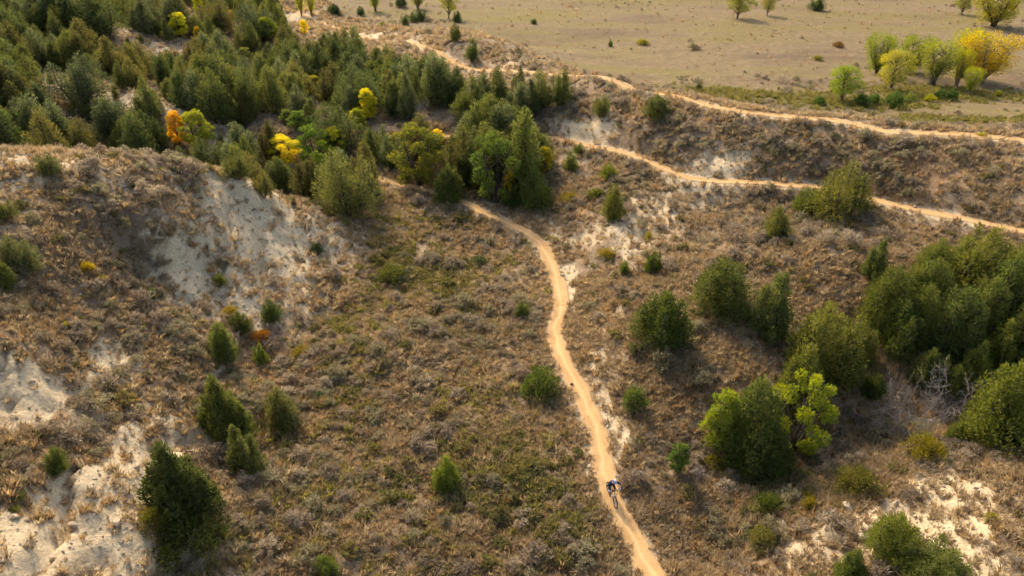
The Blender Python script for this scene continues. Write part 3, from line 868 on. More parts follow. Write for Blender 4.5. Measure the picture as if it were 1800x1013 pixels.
# ------------------------------------------------------------------ junipers that stand apart: u, base, top, width, tone, label
G = (1, 1, 1)
DK = (.72, .80, .75)
OL = (1.25, 1.12, .9)
GY = (1.05, 1.12, 1.5)
LG = (1.25, 1.35, 1.0)
STAND = [
    (345, 962, 772, 150, (.80, .88, .8), 'largest dark juniper, spire-topped, above an olive mat on the chalk slope'),
    (408, 790, 655, 108, (1.0, 1.08, .9), 'broad bright green juniper just uphill of the largest spire-topped juniper'),
    (442, 848, 745, 60, (1.1, 1.12, 1.1), 'slim pointed juniper pressed in front of the broad bright one'),
    (502, 750, 680, 54, (1.45, 1.35, 1.35), 'pale thin juniper alone to the right of the broad bright one'),
    (112, 850, 785, 32, (.85, 1, .8), 'small narrow leaning juniper on the lower left chalk slope'),
    (398, 642, 566, 50, (1.05, 1.15, 1), 'rounded juniper in the row climbing the left gully, below two smaller ones'),
    (426, 592, 548, 38, (1.2, 1.25, 1), 'light green juniper touching the top of the rounded gully juniper'),
    (480, 575, 527, 36, (.95, 1.1, .9), 'small oval juniper at the foot of the white bare slope'),
    (92, 320, 268, 46, (1.0, 1.05, 1.0), 'lone juniper on the top of the left hillock near its crest'),
    (12, 386, 346, 38, (1.1, 1.1, .9), 'juniper cut by the left picture edge on the hillock top'),
    (8, 512, 442, 46, (.75, .85, .7), 'very dark juniper at the left picture edge'),
    (48, 488, 414, 70, (1.15, 1.15, 1.35), 'wide grey-green juniper beside the very dark one at the left edge'),
    (460, 642, 604, 24, (1.2, 1.4, .9), 'small bright green juniper sapling beside the reddish patch of the left gully'),
    (786, 870, 800, 48, (1.3, 1.5, .95), 'bright green young juniper alone in the valley bottom scrub'),
    (616, 388, 264, 102, (1.1, 1.1, 1.05), 'large cone-shaped juniper at the near corner of the grove, by the chalk crest'),
    (790, 362, 290, 52, (.9, 1.0, .8), 'round-topped juniper on a bare trunk beside the trail as it leaves the grove'),
    (920, 562, 530, 28, (1.1, 1.2, .9), 'tiny juniper in the sage to the left of the valley trail'),
    (1148, 478, 440, 32, (.85, 1.05, .75), 'small dark oval juniper below the chalk scar on the right hillside'),
    (1097, 482, 457, 20, (1.0, 1.2, .8), 'tiny juniper sapling next to the small dark oval one on the right hillside'),
    (1160, 626, 514, 96, (.72, .85, .62), 'very dense dark egg-shaped juniper standing alone on the right slope'),
    (1262, 562, 458, 116, (1.05, 1.08, .85), 'wide dome-topped juniper uphill of the dense dark lone one'),
    (1345, 597, 474, 72, (1.0, 1.08, 1.05), 'tall spire juniper touching the wide dome-topped one'),
    (1360, 434, 364, 48, (1.25, 1.2, .95), 'slim olive juniper just under the hillside trail'),
    (1468, 396, 288, 108, (1.2, 1.12, .85), 'big olive juniper breaking the line of the hillside trail'),
    (1415, 378, 326, 52, (1.0, 1.1, .8), 'low juniper attached to the left flank of the big trail-side olive one'),
    (1530, 494, 418, 42, (.95, 1.05, .95), 'slim leaning juniper uphill of the dense right-hand thicket'),
    (1075, 394, 322, 44, (1.2, 1.15, .9), 'feathery olive juniper on the right hillside above the chalk scars'),
    (1055, 214, 168, 32, (1.1, 1.1, 1), 'small juniper on the bluff face between the two upper trails'),
    (1152, 224, 166, 52, (1.05, 1.08, 1), 'rounder juniper on the bluff face right of the small one'),
    (1004, 300, 262, 26, (1.2, 1.3, .9), 'slender juniper sapling just below the hillside trail where it leaves the grove'),
    (1016, 276, 250, 20, (1.2, 1.35, .9), 'tiny juniper sapling touching the hillside trail'),
    (830, 110, 66, 22, (.7, .85, .75), 'very dark narrow juniper on the scrubby knob by the rim trail'),
    (801, 74, 40, 24, (1.05, 1.0, .9), 'olive juniper on top of the scrubby knob by the rim trail'),
    (712, 46, 24, 17, (.6, .75, .8), 'small dark juniper on the flat, left of a close pair'),
    (741, 38, 14, 22, (.6, .75, .8), 'dark juniper on the flat, right one of a close pair'),
    (728, 40, 20, 18, (.7, .85, .85), 'dark juniper on the flat, left one of a close pair'),
    (803, 40, 18, 15, (.6, .78, .75), 'dark juniper at the foot of a leafy cottonwood on the flat'),
    (588, 26, 6, 24, (.6, .75, .85), 'dark rounded juniper at the top edge above the rim trail'),
    (706, 14, -10, 22, (.6, .75, .85), 'dark juniper at the top edge left of the leafy cottonwood'),
    (1434, 20, -6, 28, (.6, .78, .75), 'lone dark juniper far out on the flat at the top edge'),
    (938, 43, 32, 12, (.6, .7, .75), 'tiny dark juniper alone in the middle of the flat'),
    (1073, 82, 70, 9, (.7, .9, .6), 'tiny green juniper alone on the flat above the bend of the rim trail'),
    (635, 28, 10, 16, (.6, .75, .85), 'little dark juniper near the top edge between two cottonwoods'),
    # the front row of the grove
    (418, 322, 268, 52, (1.0, 1.0, .9), 'juniper rising behind the chalk crest, first of the front row of the grove'),
    (462, 342, 302, 40, (1.15, 1.05, 1.0), 'low brownish juniper in the front row left under the golden-yellow tree'),
    (540, 354, 310, 46, (1.05, 1.05, .95), 'low olive juniper in the front row right under the golden-yellow tree'),
    (578, 352, 285, 44, (1.1, 1.3, .9), 'fresh green juniper in the front row left of the large cone-shaped one'),
    (690, 300, 236, 46, (1.0, 1.08, 1.3), 'grey-green juniper behind the trail, left of the wide olive leafy tree'),
    (655, 292, 222, 48, (.85, .92, .85), 'dark juniper behind the large cone-shaped one at the grove front'),
    (826, 336, 240, 52, (.8, .88, .85), 'dark tall juniper left of the fresh green leafy tree'),
    (922, 352, 188, 70, (.9, 1.0, .85), 'tallest dark juniper at the right corner of the grove'),
    (940, 372, 300, 58, (.85, .98, .75), 'low dense juniper at the foot of the right grove corner'),
    (720, 215, 126, 42, (1.1, 1.1, 1.4), 'tall pale grey-green cone juniper in the middle of the grove'),
    (955, 200, 122, 52, (1.05, 1.08, 1), 'wide juniper on the bank at the right grove end under the rim trail'),
    (985, 196, 122, 40, (.95, 1.0, .9), 'narrow juniper on the bank, last one of the grove under the rim trail'),
    (875, 200, 118, 52, (1.1, 1.08, 1), 'loose olive juniper under the rim trail left of the wide bank juniper'),
    (268, 232, 132, 50, (1.0, 1.05, 1.0), 'tall juniper standing on the middle of the pale bare spine'),
    # the thicket in the gully at the right
    (1428, 700, 532, 130, (1.15, 1.12, .82), 'broad olive juniper at the left end of the right-hand gully thicket'),
    (1395, 745, 605, 90, (1.0, 1.05, .78), 'lower juniper standing before the broad olive one at the thicket end'),
    (1470, 690, 585, 70, (.9, .95, .75), 'juniper wedged in the shade right of the broad olive thicket juniper'),
    (1545, 590, 470, 108, (1.05, 1.1, .8), 'round-headed juniper on the uphill side of the right-hand thicket'),
    (1570, 640, 535, 88, (.85, .98, .75), 'dark juniper in the middle of the right-hand thicket'),
    (1618, 560, 455, 90, (.95, 1.02, .8), 'juniper behind the round-headed ones, middle of the right-hand thicket'),
    (1655, 640, 505, 112, (1.05, 1.15, 1.0), 'large rounded grey-green juniper in the heart of the right-hand thicket'),
    (1690, 535, 398, 118, (1.1, 1.1, .8), 'tall olive juniper at the top of the thicket against the hillside trail'),
    (1748, 590, 420, 96, (.9, 1.02, .85), 'tall dark juniper uphill in the thicket, next to the right picture edge'),
    (1795, 600, 455, 80, (1.1, 1.05, .75), 'juniper cut by the right picture edge at the top of the thicket'),
    (1638, 505, 420, 80, (1.05, 1.1, .8), 'juniper at the upper left of the tall olive thicket juniper'),
    (1735, 660, 560, 72, (1.1, 1.15, .8), 'pointed light juniper low in the thicket above the gully floor'),
    (1700, 690, 600, 60, (1.0, 1.1, .8), 'small juniper leaning against the pointed light one in the thicket'),
    (1790, 690, 600, 70, (.85, .95, .75), 'shaded juniper at the right edge behind the pointed light one'),
    (1745, 795, 636, 128, (1.05, 1.12, .72), 'big bright-topped juniper on the gully rim at the lower right'),
    (1800, 770, 640, 90, (1.0, 1.05, .7), 'juniper cut by the right edge beside the big gully-rim one'),
    (1682, 790, 742, 50, (.95, 1.1, .7), 'low juniper skirt left of the big gully-rim juniper'),
    (1525, 715, 656, 42, (.9, 1.05, .7), 'small juniper on the dark gully floor left of the grey dead tree'),
    (1480, 610, 560, 50, (.95, 1.0, .75), 'small juniper in the gap between broad olive and round-headed junipers'),
    (1300, 842, 668, 118, (.82, .92, .72), 'dark juniper between two leafy yellow-green trees in the gully'),
    (1345, 850, 745, 80, (.75, .85, .7), 'lower dark juniper right of the one between the leafy trees'),
    (1665, 705, 640, 60, (1.0, 1.08, .8), 'juniper behind the grey dead tree in the gully'),
    (1600, 610, 500, 78, (1.05, 1.1, .85), 'juniper between the dark one and the large rounded one, mid thicket'),
    (1705, 612, 486, 84, (1.0, 1.06, .85), 'juniper right behind the large rounded one in the thicket'),
    (1772, 655, 530, 76, (1.08, 1.08, .8), 'juniper near the right edge above the pointed light one'),
    (1622, 690, 612, 60, (.92, 1.0, .8), 'low juniper at the lower side of the thicket by the dead trees'),
    (1505, 648, 566, 62, (1.0, 1.02, .8), 'juniper bridging the two halves of the right-hand thicket'),
    (1775, 520, 418, 78, (1.0, 1.05, .85), 'juniper high in the thicket just under the hillside trail'),
    (1585, 545, 470, 64, (1.1, 1.1, .85), 'light juniper on the uphill rim of the thicket'),
    (1490, 1025, 968, 52, (.95, 1.1, .8), 'small dense juniper at the bottom edge of the right mound'),
    (1560, 1000, 908, 90, (1.1, 1.2, .75), 'tall ragged juniper on the right mound at the bottom edge'),
    (1632, 1040, 960, 112, (1.3, 1.35, 1.1), 'wide pale juniper cut by the bottom edge of the right mound'),
    (580, 1030, 978, 44, (1.15, 1.3, .9), 'small juniper cut by the bottom edge left of the valley bottom'),
]
rnd = random.Random(5)
JCOUNT = 0
for k, (u, vb, vt, w, tone, label) in enumerate(STAND):
    p, h, wm = measure(u, vb, vt, w)
    near = vb > 430
    kind = pick(JUN_FINE if near else JUN, wm / h, 0)
    rz = rnd.uniform(0, 6.28)
    if 'largest' in label:
        kind, rz = BIG, 0
    if 'egg-shaped' in label or 'dome' in label or 'round' in label:
        if wm / h > .55:
            kind = DOME
    place(kind, 'juniper_tree', p, h, wm * (.95 if u > 1385 and 400 < vb < 860 else 1.02), rz, tone, label, 'juniper', 'junipers standing apart', 'trunk')
    JCOUNT += 1

# ------------------------------------------------------------------ broad-leaved trees of the draw
YG = (.24, .26, .035)
YL = (.48, .36, .03)
OR = (.50, .27, .03)
GN = (.105, .135, .032)
OLV = (.17, .165, .035)
LEAFY = [
    (1388, 812, 680, 100, YG, 3, 'bright yellow-green leafy tree lighting up the gully at the lower right'),
    (1258, 800, 704, 56, (.21, .24, .04), 2, 'slim yellow-green leafy tree at the left end of the gully'),
    (1190, 832, 788, 36, (.13, .175, .04), 2, 'bright green sapling alone right of the valley trail'),
    (738, 332, 236, 96, OLV, 1, 'wide olive and yellow leafy tree above the trail in the grove'),
    (872, 362, 248, 84, GN, 3, 'fresh green leafy tree at the near edge of the grove by the trail'),
    (894, 350, 302, 26, YL, 2, 'small yellow-leaved sapling in front of the fresh green leafy tree'),
    (958, 308, 264, 26, (.34, .27, .03), 2, 'small yellow-brown leafy tree at the right end of the grove'),
    (770, 262, 232, 26, YL, 0, 'yellow leafy tree top beside the wide olive one'),
    (505, 300, 246, 60, (.55, .40, .03), 1, 'brightest golden-yellow leafy tree in the front of the grove'),
    (560, 300, 228, 62, (.15, .20, .035), 3, 'light green leafy tree right of the golden-yellow one'),
    (592, 285, 232, 40, (.36, .32, .035), 0, 'yellow-green leafy tree at the right of the light green one'),
    (318, 262, 204, 30, OR, 2, 'orange-leaved tree at the end of the bare spine'),
    (354, 272, 204, 50, (.25, .26, .045), 0, 'pale yellow-green leafy tree right of the orange-leaved one'),
    (155, 258, 238, 26, (.55, .36, .03), 0, 'small golden bush-like tree behind the hillock crest'),
    (648, 212, 164, 34, (.46, .38, .03), 2, 'upright yellow leafy tree in the middle of the grove'),
    (528, 238, 200, 36, (.17, .22, .04), 0, 'small green leafy tree behind the golden-yellow one'),
    (318, 66, 28, 30, (.36, .34, .04), 2, 'yellow-green leafy tree below a bare knoll at the upper left'),
    (350, 70, 50, 14, (.55, .36, .03), 0, 'small golden sapling right of the bare knoll at the upper left'),
    (474, 74, 36, 34, (.30, .30, .045), 0, 'yellow-green leafy tree near the start of the rim trail'),
    (536, 62, 38, 14, (.58, .40, .03), 2, 'little golden sapling beside the rim trail at the upper left'),
    (456, 172, 147, 20, (.42, .36, .03), 2, 'small yellow leafy tree deep in the grove, left of centre'),
    (552, 168, 138, 30, (.22, .20, .04), 0, 'dull olive-yellow leafy tree deep in the grove, above the centre'),
    (632, 235, 196, 22, (.24, .25, .04), 2, 'green-yellow leafy tree just under the upright yellow one'),
    (567, 330, 272, 34, (.13, .17, .035), 3, 'slim green leafy tree in the grove front below the light green one'),
    (700, 275, 240, 34, (.20, .20, .04), 0, 'olive leafy tree left of the wide olive and yellow one'),
    (625, 222, 198, 20, (.40, .36, .035), 0, 'small yellow leafy tree left of the upright yellow one'),
    (600, 150, 122, 24, (.24, .22, .05), 0, 'dull yellow-green leafy tree high in the grove'),
    (432, 112, 88, 26, (.20, .20, .05), 0, 'olive-green leafy tree in the upper grove right of the bare knoll'),
    (255, 128, 104, 26, (.20, .21, .045), 0, 'green leafy tree behind the pale bare spine'),
    (845, 330, 280, 40, (.13, .165, .035), 0, 'green leafy tree touching the left of the fresh green one'),
    (508, 222, 196, 26, (.17, .21, .04), 0, 'green leafy tree left of the small green one behind the golden tree'),
    (350, 22, -4, 16, (.40, .38, .05), 2, 'yellow leafy tree at the top edge among dark junipers'),
    (405, 40, 30, 34, (.32, .20, .04), 0, 'low rusty-yellow leafy tree among junipers at the upper left'),
]
for u, vb, vt, w, tone, ki, label in LEAFY:
    p, h, wm = measure(u, vb, vt, w, .2)
    place(ASH[ki], 'leafy_tree', p, h * 1.14, wm * 1.2, rnd.uniform(0, 6.28), tuple(min(.85, c * (1.75 if tone[0] > .33 else 1.3)) for c in tone), label, 'tree', 'leafy trees of the draw')

# ------------------------------------------------------------------ cottonwoods on the flat
CW = (.30, .33, .06)
COTTON = [
    (1745, 48, -26, 100, (.26, .27, .05), 3, 'big spreading many-stemmed cottonwood at the upper right corner'),
    (1690, 26, -12, 30, (.25, .27, .07), 2, 'small thin cottonwood just left of the big corner one'),
    (1296, 33, -18, 48, (.28, .30, .07), 2, 'single-trunked cottonwood at the top edge left of a bare sapling'),
    (1348, 28, -12, 26, (.30, .28, .09), 2, 'thin sparse sapling at the top edge right of the single-trunked cottonwood'),
    (1478, 180, 117, 54, (.20, .28, .045), 2, 'small round green cottonwood at the left of the clump on the flat'),
    (1540, 130, 64, 62, (.21, .26, .05), 3, 'dark green cottonwood at the back left of the clump'),
    (1600, 128, 66, 70, (.23, .28, .05), 3, 'green cottonwood at the back middle of the clump'),
    (1565, 160, 90, 60, (.30, .32, .085), 2, 'pale cottonwood with leaning trunk in the front of the clump'),
    (1637, 150, 73, 64, (.28, .31, .075), 0, 'pale grey-green cottonwood with several thin stems mid clump'),
    (1690, 135, 54, 56, (.31, .34, .045), 0, 'yellow-green upright cottonwood behind the golden one'),
    (1722, 148, 63, 96, (.36, .31, .05), 1, 'golden yellow cottonwood with fanned stems at the right of the clump'),
    (1680, 152, 88, 34, (.34, .36, .06), 0, 'slim yellow-green cottonwood on one thin trunk left of the golden one'),
    (1702, 166, 120, 30, (.27, .33, .06), 0, 'short bright green cottonwood before the stems of the golden one'),
    (789, 32, -26, 36, (.25, .28, .07), 2, 'leafy cottonwood at the top edge behind a dark juniper'),
    (660, 20, -18, 26, (.26, .30, .07), 0, 'thin cottonwood at the top edge above the rim trail'),
    (735, 16, -16, 28, (.23, .26, .08), 0, 'cottonwood at the top edge left of the leafy one'),
    (548, 28, -18, 20, (.30, .33, .08), 0, 'thin-stemmed cottonwood at the top edge, right of a twin'),
    (530, 27, -18, 20, (.30, .33, .08), 0, 'thin-stemmed cottonwood at the top edge, beside the grove corner'),
]
for u, vb, vt, w, tone, ki, label in COTTON:
    p, h, wm = measure(u, vb, vt, w, .1)
    place(COT[ki], 'cottonwood_tree', p, h, wm * 1.12, rnd.uniform(0, 6.28), tuple(min(.75, c * q_) for c, q_ in zip(tone, (1.4, 1.22, .9))), label, 'cottonwood', 'cottonwoods on the flat')

# ------------------------------------------------------------------ shrubs one can point to
SHRUBS = [
    (950, 708, 640, 80, (.10, .13, .03), 'g', 'big round dark green shrub hugging the left side of the valley trail'),
    (1115, 726, 672, 50, (.14, .17, .04), 'g', 'round bright green shrub on the right slope above the valley trail'),
    (1500, 876, 814, 84, (.17, .155, .035), 'g', 'wide olive shrub on the left shoulder of the right mound'),
    (1616, 818, 760, 80, (.26, .215, .03), 'g', 'mustard-leaved shrub below the grey dead tree'),
    (1342, 912, 864, 54, (.10, .12, .025), 'g', 'dark green shrub at the lower end of the gully thicket'),
    (1336, 968, 924, 64, (.17, .165, .045), 'g', 'olive bush at the foot of the right mound'),
    (1420, 895, 866, 26, (.28, .22, .04), 'g', 'small yellow bush between the gully and the wide olive shrub'),
    (1255, 830, 800, 46, (.20, .17, .03), 'g', 'low yellowish bush under the slim leafy tree'),
    (155, 478, 456, 26, (.50, .36, .03), 'g', 'vivid yellow rabbitbrush on the dark part of the left hillock'),
    (534, 630, 606, 40, (.34, .25, .03), 'g', 'yellow bush right of the left gully, on reddish ground'),
    (460, 606, 584, 40, (.33, .15, .035), 'g', 'rusty orange bush at the foot of the white slope'),
    (116, 577, 563, 14, (.42, .38, .06), 'g', 'tiny pale yellow bush in the middle of the left slope'),
    (178, 496, 480, 26, (.30, .25, .045), 'g', 'dull yellow bush just downhill of the vivid rabbitbrush'),
    (557, 436, 422, 26, (.07, .09, .03), 'g', 'low dark green bush on the white bare slope'),
    (385, 492, 476, 24, (.17, .18, .04), 'g', 'green bush between two chalk scars of the left hillock'),
    (405, 552, 538, 30, (.36, .27, .05), 'g', 'yellow bush above the light green gully juniper'),
    (270, 526, 502, 16, (.10, .15, .03), 'g', 'upright small green bush on the left slope'),
    (42, 890, 862, 30, (.15, .19, .05), 'g', 'small green bush on the lower left chalk slope'),
    (30, 908, 892, 26, (.26, .25, .05), 'g', 'yellow-green bush right below the small green one, lower left'),
    (74, 918, 902, 24, (.34, .26, .05), 'g', 'yellow bush on bare chalk at the lower left'),
    (560, 700, 685, 20, (.09, .13, .05), 'g', 'tiny dark green bush right of the pale thin juniper'),
    (1065, 458, 434, 34, (.30, .24, .04), 'g', 'yellow-green bush under the chalk scar on the right hillside'),
    (1045, 355, 326, 40, (.19, .18, .035), 'g', 'olive bush left of the feathery hillside juniper'),
    (1068, 322, 284, 34, (.19, .21, .04), 'g', 'green bush on the slope between hillside trail and grove'),
    (1000, 362, 336, 48, (.26, .20, .05), 'g', 'straw-yellow bush at the right foot of the grove'),
    (1140, 420, 404, 18, (.32, .26, .05), 'g', 'small yellow bush on the bare scar of the right hillside'),
    (840, 470, 448, 40, (.15, .155, .06), 'g', 'grey-green bush in the sage left of the trail bend'),
    (690, 490, 462, 66, (.14, .145, .035), 'g', 'wide dark green bush patch at the foot of the white slope'),
    (1418, 880, 860, 24, (.28, .22, .04), 'g', 'second small yellow bush beside the gully end'),
    (1740, 918, 898, 26, (.33, .28, .06), 'g', 'yellow bush on the pale top of the right mound'),
    (1438, 187, 166, 26, (.07, .125, .03), 'g', 'round green bush at the left end of the bush row on the flat'),
    (1512, 188, 160, 32, (.10, .15, .035), 'g', 'green bush under the small round cottonwood'),
    (1535, 186, 160, 26, (.10, .15, .035), 'g', 'green bush beside the one under the small round cottonwood'),
    (1570, 192, 155, 40, (.09, .14, .035), 'g', 'tall green bush under the pale leaning cottonwood'),
    (1600, 182, 160, 24, (.26, .28, .06), 'g', 'yellow-green bush right of the tall green bush on the flat'),
    (1634, 180, 162, 24, (.42, .38, .05), 'g', 'bright yellow bush in the row under the cottonwoods'),
    (1652, 176, 152, 24, (.07, .12, .03), 'g', 'dark green bush right of the bright yellow bush'),
    (1672, 178, 154, 24, (.07, .12, .03), 'g', 'darkest green bush at the right end of the bush row'),
    (1753, 170, 156, 14, (.36, .36, .06), 'g', 'tiny yellow bush right of the cottonwood clump'),
    (1725, 240, 232, 18, (.50, .42, .04), 'g', 'bright yellow rabbitbrush touching the rim trail'),
    (1472, 84, 72, 24, (.28, .15, .05), 'g', 'rusty red-brown bush out on the flat'),
    (1437, 108, 98, 20, (.28, .25, .05), 'g', 'yellow-olive bush on the flat below the rusty one'),
    (1130, 80, 72, 26, (.30, .27, .05), 'g', 'flat yellow bush on the flat above the rim trail bend'),
    (1228, 160, 142, 14, (.14, .14, .06), 'g', 'small grey bush beside the rim trail'),
    (670, 46, 36, 16, (.26, .26, .06), 'g', 'yellow-green bush beside the start of the rim trail'),
    (1002, 300, 290, 26, (.20, .21, .05), 'g', 'low olive bush at the foot of the trail-side saplings'),
    (690, 300, 282, 30, (.12, .15, .03), 'g', 'green bush under the trees at the trail in the grove'),
    (905, 366, 335, 40, (.09, .12, .03), 'g', 'dark bush below the yellow-leaved sapling of the grove'),
    (945, 366, 310, 60, (.09, .115, .03), 'g', 'dark green bush at the right foot of the grove'),
    (285, 958, 884, 60, (.15, .135, .03), 'j', 'olive-brown mat at the left foot of the largest juniper'),
    (350, 996, 905, 150, (.13, .135, .03), 'j', 'wide dark olive mat around the foot of the largest juniper'),
]
for k, (u, vb, vt, w, tone, ty, label) in enumerate(SHRUBS):
    p, h, wm = measure(u, vb, vt, w, .3)
    kind = pick(SHR[:3], wm / h, k) if w < 60 else SHR[3]
    place(kind, 'shrub', p, h * .9, wm, rnd.uniform(0, 6.28), tone, label, 'shrub', 'shrubs that stand out', 'stems')

# ------------------------------------------------------------------ the grove: junipers packed over the draw
GROVE_POLY = [(-60, -30), (470, -30), (500, 35), (560, 55), (640, 82), (740, 100), (830, 128), (900, 135), (985, 135), (1000, 180), (965, 235), (972, 330),
              (930, 345), (850, 335), (800, 300), (735, 300), (660, 312), (640, 350), (560, 345), (460, 325), (380, 300), (300, 262), (200, 258), (-60, 250)]
BARE = [[(40, 118), (180, 152), (330, 202), (420, 232)], [(150, 32), (200, 40), (335, 95)], [(335, 18), (325, 70)], [(700, 222), (770, 215), (800, 200)], [(395, 250), (420, 225)]]
BARE_W = [8, 7, 12, 20, 10]

def inside(u, v, poly):
    ok = False
    j = len(poly) - 1
    for i in range(len(poly)):
        (x1, y1), (x2, y2) = poly[i], poly[j]
        if (y1 > v) != (y2 > v) and u < (x2 - x1) * (v - y1) / (y2 - y1) + x1:
            ok = not ok
        j = i
    return ok

def seg_d(u, v, line):
    best = 1e9
    for (x1, y1), (x2, y2) in zip(line, line[1:]):
        dx, dy = x2 - x1, y2 - y1
        t = max(0, min(1, ((u - x1) * dx + (v - y1) * dy) / (dx * dx + dy * dy)))
        best = min(best, math.hypot(u - x1 - t * dx, v - y1 - t * dy))
    return best

cand = []
sp = 2.8
for iy in range(int(66 / sp), int(215 / sp)):
    spy = sp
    for ix in range(int(-160 / sp), int(20 / sp)):
        cand.append(((ix + rnd.uniform(-.42, .42) + .5 * (iy % 2)) * sp, (iy + rnd.uniform(-.42, .42)) * sp))
cand = np.array(cand)
cz = height(cand[:, 0], cand[:, 1])
hh = np.array([rnd.uniform(4.2, 7.0) for _ in cand])
u0, v0, d0 = project(np.stack([cand[:, 0], cand[:, 1], cz], 1))
um, vm, _ = project(np.stack([cand[:, 0], cand[:, 1], cz + hh * .5], 1))
tdn, _ = trail_near(cand[:, 0], cand[:, 1])
taken = []
for L, back in ((STAND, .3), (LEAFY, .2)):
    for r in L:
        q = at([(r[0], r[1])])[0]
        taken.append((q[0], q[1]))
taken = np.array(taken)
LEAF_VIEW = [(r[0], r[1], r[2], r[3], at([(r[0], r[1])])[0][1]) for r in LEAFY] + [(616, 388, 264, 100, 66), (790, 362, 290, 52, 72)]
GROVE = []
UT_U, UT_V = [q[0] for q in U_TRAIL[::-1]], [q[1] for q in U_TRAIL[::-1]]
for k in range(len(cand)):
    if not inside(um[k], vm[k], GROVE_POLY) or tdn[k] < 1.1 or (cand[k, 0] < -13 and cand[k, 1] < 70.5) or (640 < um[k] < 800 and 298 < v0[k] < 380):
        continue
    if any(seg_d(u0[k], v0[k] - 4, b) < w for b, w in zip(BARE, BARE_W)) or any(seg_d(um[k], vm[k], b) < w * .8 for b, w in zip(BARE, BARE_W)):
        continue
    for su, sv_, lo_ in (((40, 180, 330, 420), (124, 158, 208, 238), 5), ((150, 200, 335), (40, 48, 102), 2)):      # keep the pale bare spines in sight
        if su[0] < um[k] < su[-1]:
            vs_ = np.interp(um[k], su, sv_)
            if v0[k] > vs_ + lo_ and v0[k] < vs_ + 95:
                while hh[k] > 2.3 and project([(cand[k, 0], cand[k, 1], cz[k] + hh[k])])[1][0] < vs_ + lo_ and rnd.random() < .97:
                    hh[k] *= .88
    if 600 < um[k] < 1000:          # keep the rim trail in sight
        vr = np.interp(um[k], UT_U, UT_V)
        while hh[k] > 2.6 and project([(cand[k, 0], cand[k, 1], cz[k] + hh[k])])[1][0] < vr + 6 and rnd.random() < .93:
            hh[k] *= .9
        if project([(cand[k, 0], cand[k, 1], cz[k])])[1][0] < vr + 16:
            continue
    vtop = project([(cand[k, 0], cand[k, 1], cz[k] + hh[k])])[1][0]
    if any(cand[k, 1] < ly + .5 and abs(um[k] - lu) < lw * .5 + 7 and vtop < lb - .5 * (lb - lt) for lu, lb, lt, lw, ly in LEAF_VIEW):
        continue
    if np.min(np.hypot(taken[:, 0] - cand[k, 0], taken[:, 1] - cand[k, 1])) < 1.5:
        continue
    far = sstep(95, 170, cand[k, 1])
    if rnd.random() < .04 + .22 * far:          # the far slope is more open
        continue
    GROVE.append(k)
print('GROVE', len(GROVE), 'STAND', JCOUNT)
GROVE.sort(key=lambda k: -hh[k] / d0[k])
FAR_WOOD = GROVE[215:]
GROVE = sorted(GROVE[:215])
for k in GROVE:
    x, y = cand[k]
    u, v = um[k], vm[k]
    if u < 430 and v > 150 + (u - 200) * .2:
        zone = 'in the strip between hillock crest and pale spine'
    elif v < 60 and u < 250:
        zone = 'on the far slope at the top left corner'
    elif v < 60 and u < 500:
        zone = 'along the top edge left of the rim trail'
    elif u < 250:
        zone = 'on the slope behind the pale bare spine, far left'
    elif u < 460:
        zone = 'behind the end of the pale bare spine'
    elif v < 130 and u < 760:
        zone = 'right below the far stretch of the rim trail'
    elif u > 760 and v < 215:
        zone = 'on the bank at the right end of the grove'
    elif v < 200:
        zone = 'deep in the middle of the grove'
    else:
        zone = 'where the valley trail enters the grove'
    kind = (JUN + [DOME])[rnd.choice([3, 4, 4, 5, 6, 6, 7, 8, 9, 9, 10])]
    h = hh[k]
    w = h * kind.w / kind.h * rnd.uniform(1.1, 1.45)
    hue = rnd.choice([('dark green', (.78, .88, .90)), ('brownish', (1.15, 1.0, 1.0)), ('grey-green', (1.05, 1.12, 1.5)), ('olive green', (1.05, 1.08, .95))])
    t = rnd.uniform(.85, 1.1)
    tone = tuple(c * t for c in hue[1])
    lab = ('tall ' if h > 5.9 else 'short ' if h < 4.8 else '') + ('broad ' if w / h > .92 else 'slim ' if w / h < .68 else '') + hue[0] + ' juniper ' + zone
    place(kind, 'juniper_tree', (x, y, cz[k] - .08), h, w, rnd.uniform(0, 6.28), tone, lab, 'juniper', 'junipers ' + zone, 'trunk', rnd.gauss(0, .06))

# needle litter under the packed trees, with their shade painted in
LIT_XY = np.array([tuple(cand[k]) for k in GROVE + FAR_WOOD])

def litter_shade_mask(x, y):
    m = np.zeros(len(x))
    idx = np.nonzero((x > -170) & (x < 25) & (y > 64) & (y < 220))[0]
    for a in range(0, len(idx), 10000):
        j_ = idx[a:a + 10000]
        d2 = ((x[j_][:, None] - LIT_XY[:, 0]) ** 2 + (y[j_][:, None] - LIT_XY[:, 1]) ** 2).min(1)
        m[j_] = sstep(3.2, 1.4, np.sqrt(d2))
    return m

lt_ = ground.data.attributes.new('litter_shade', 'FLOAT', 'POINT')
lt_.data.foreach_set('value', litter_shade_mask(fx, fy).astype(np.float32))

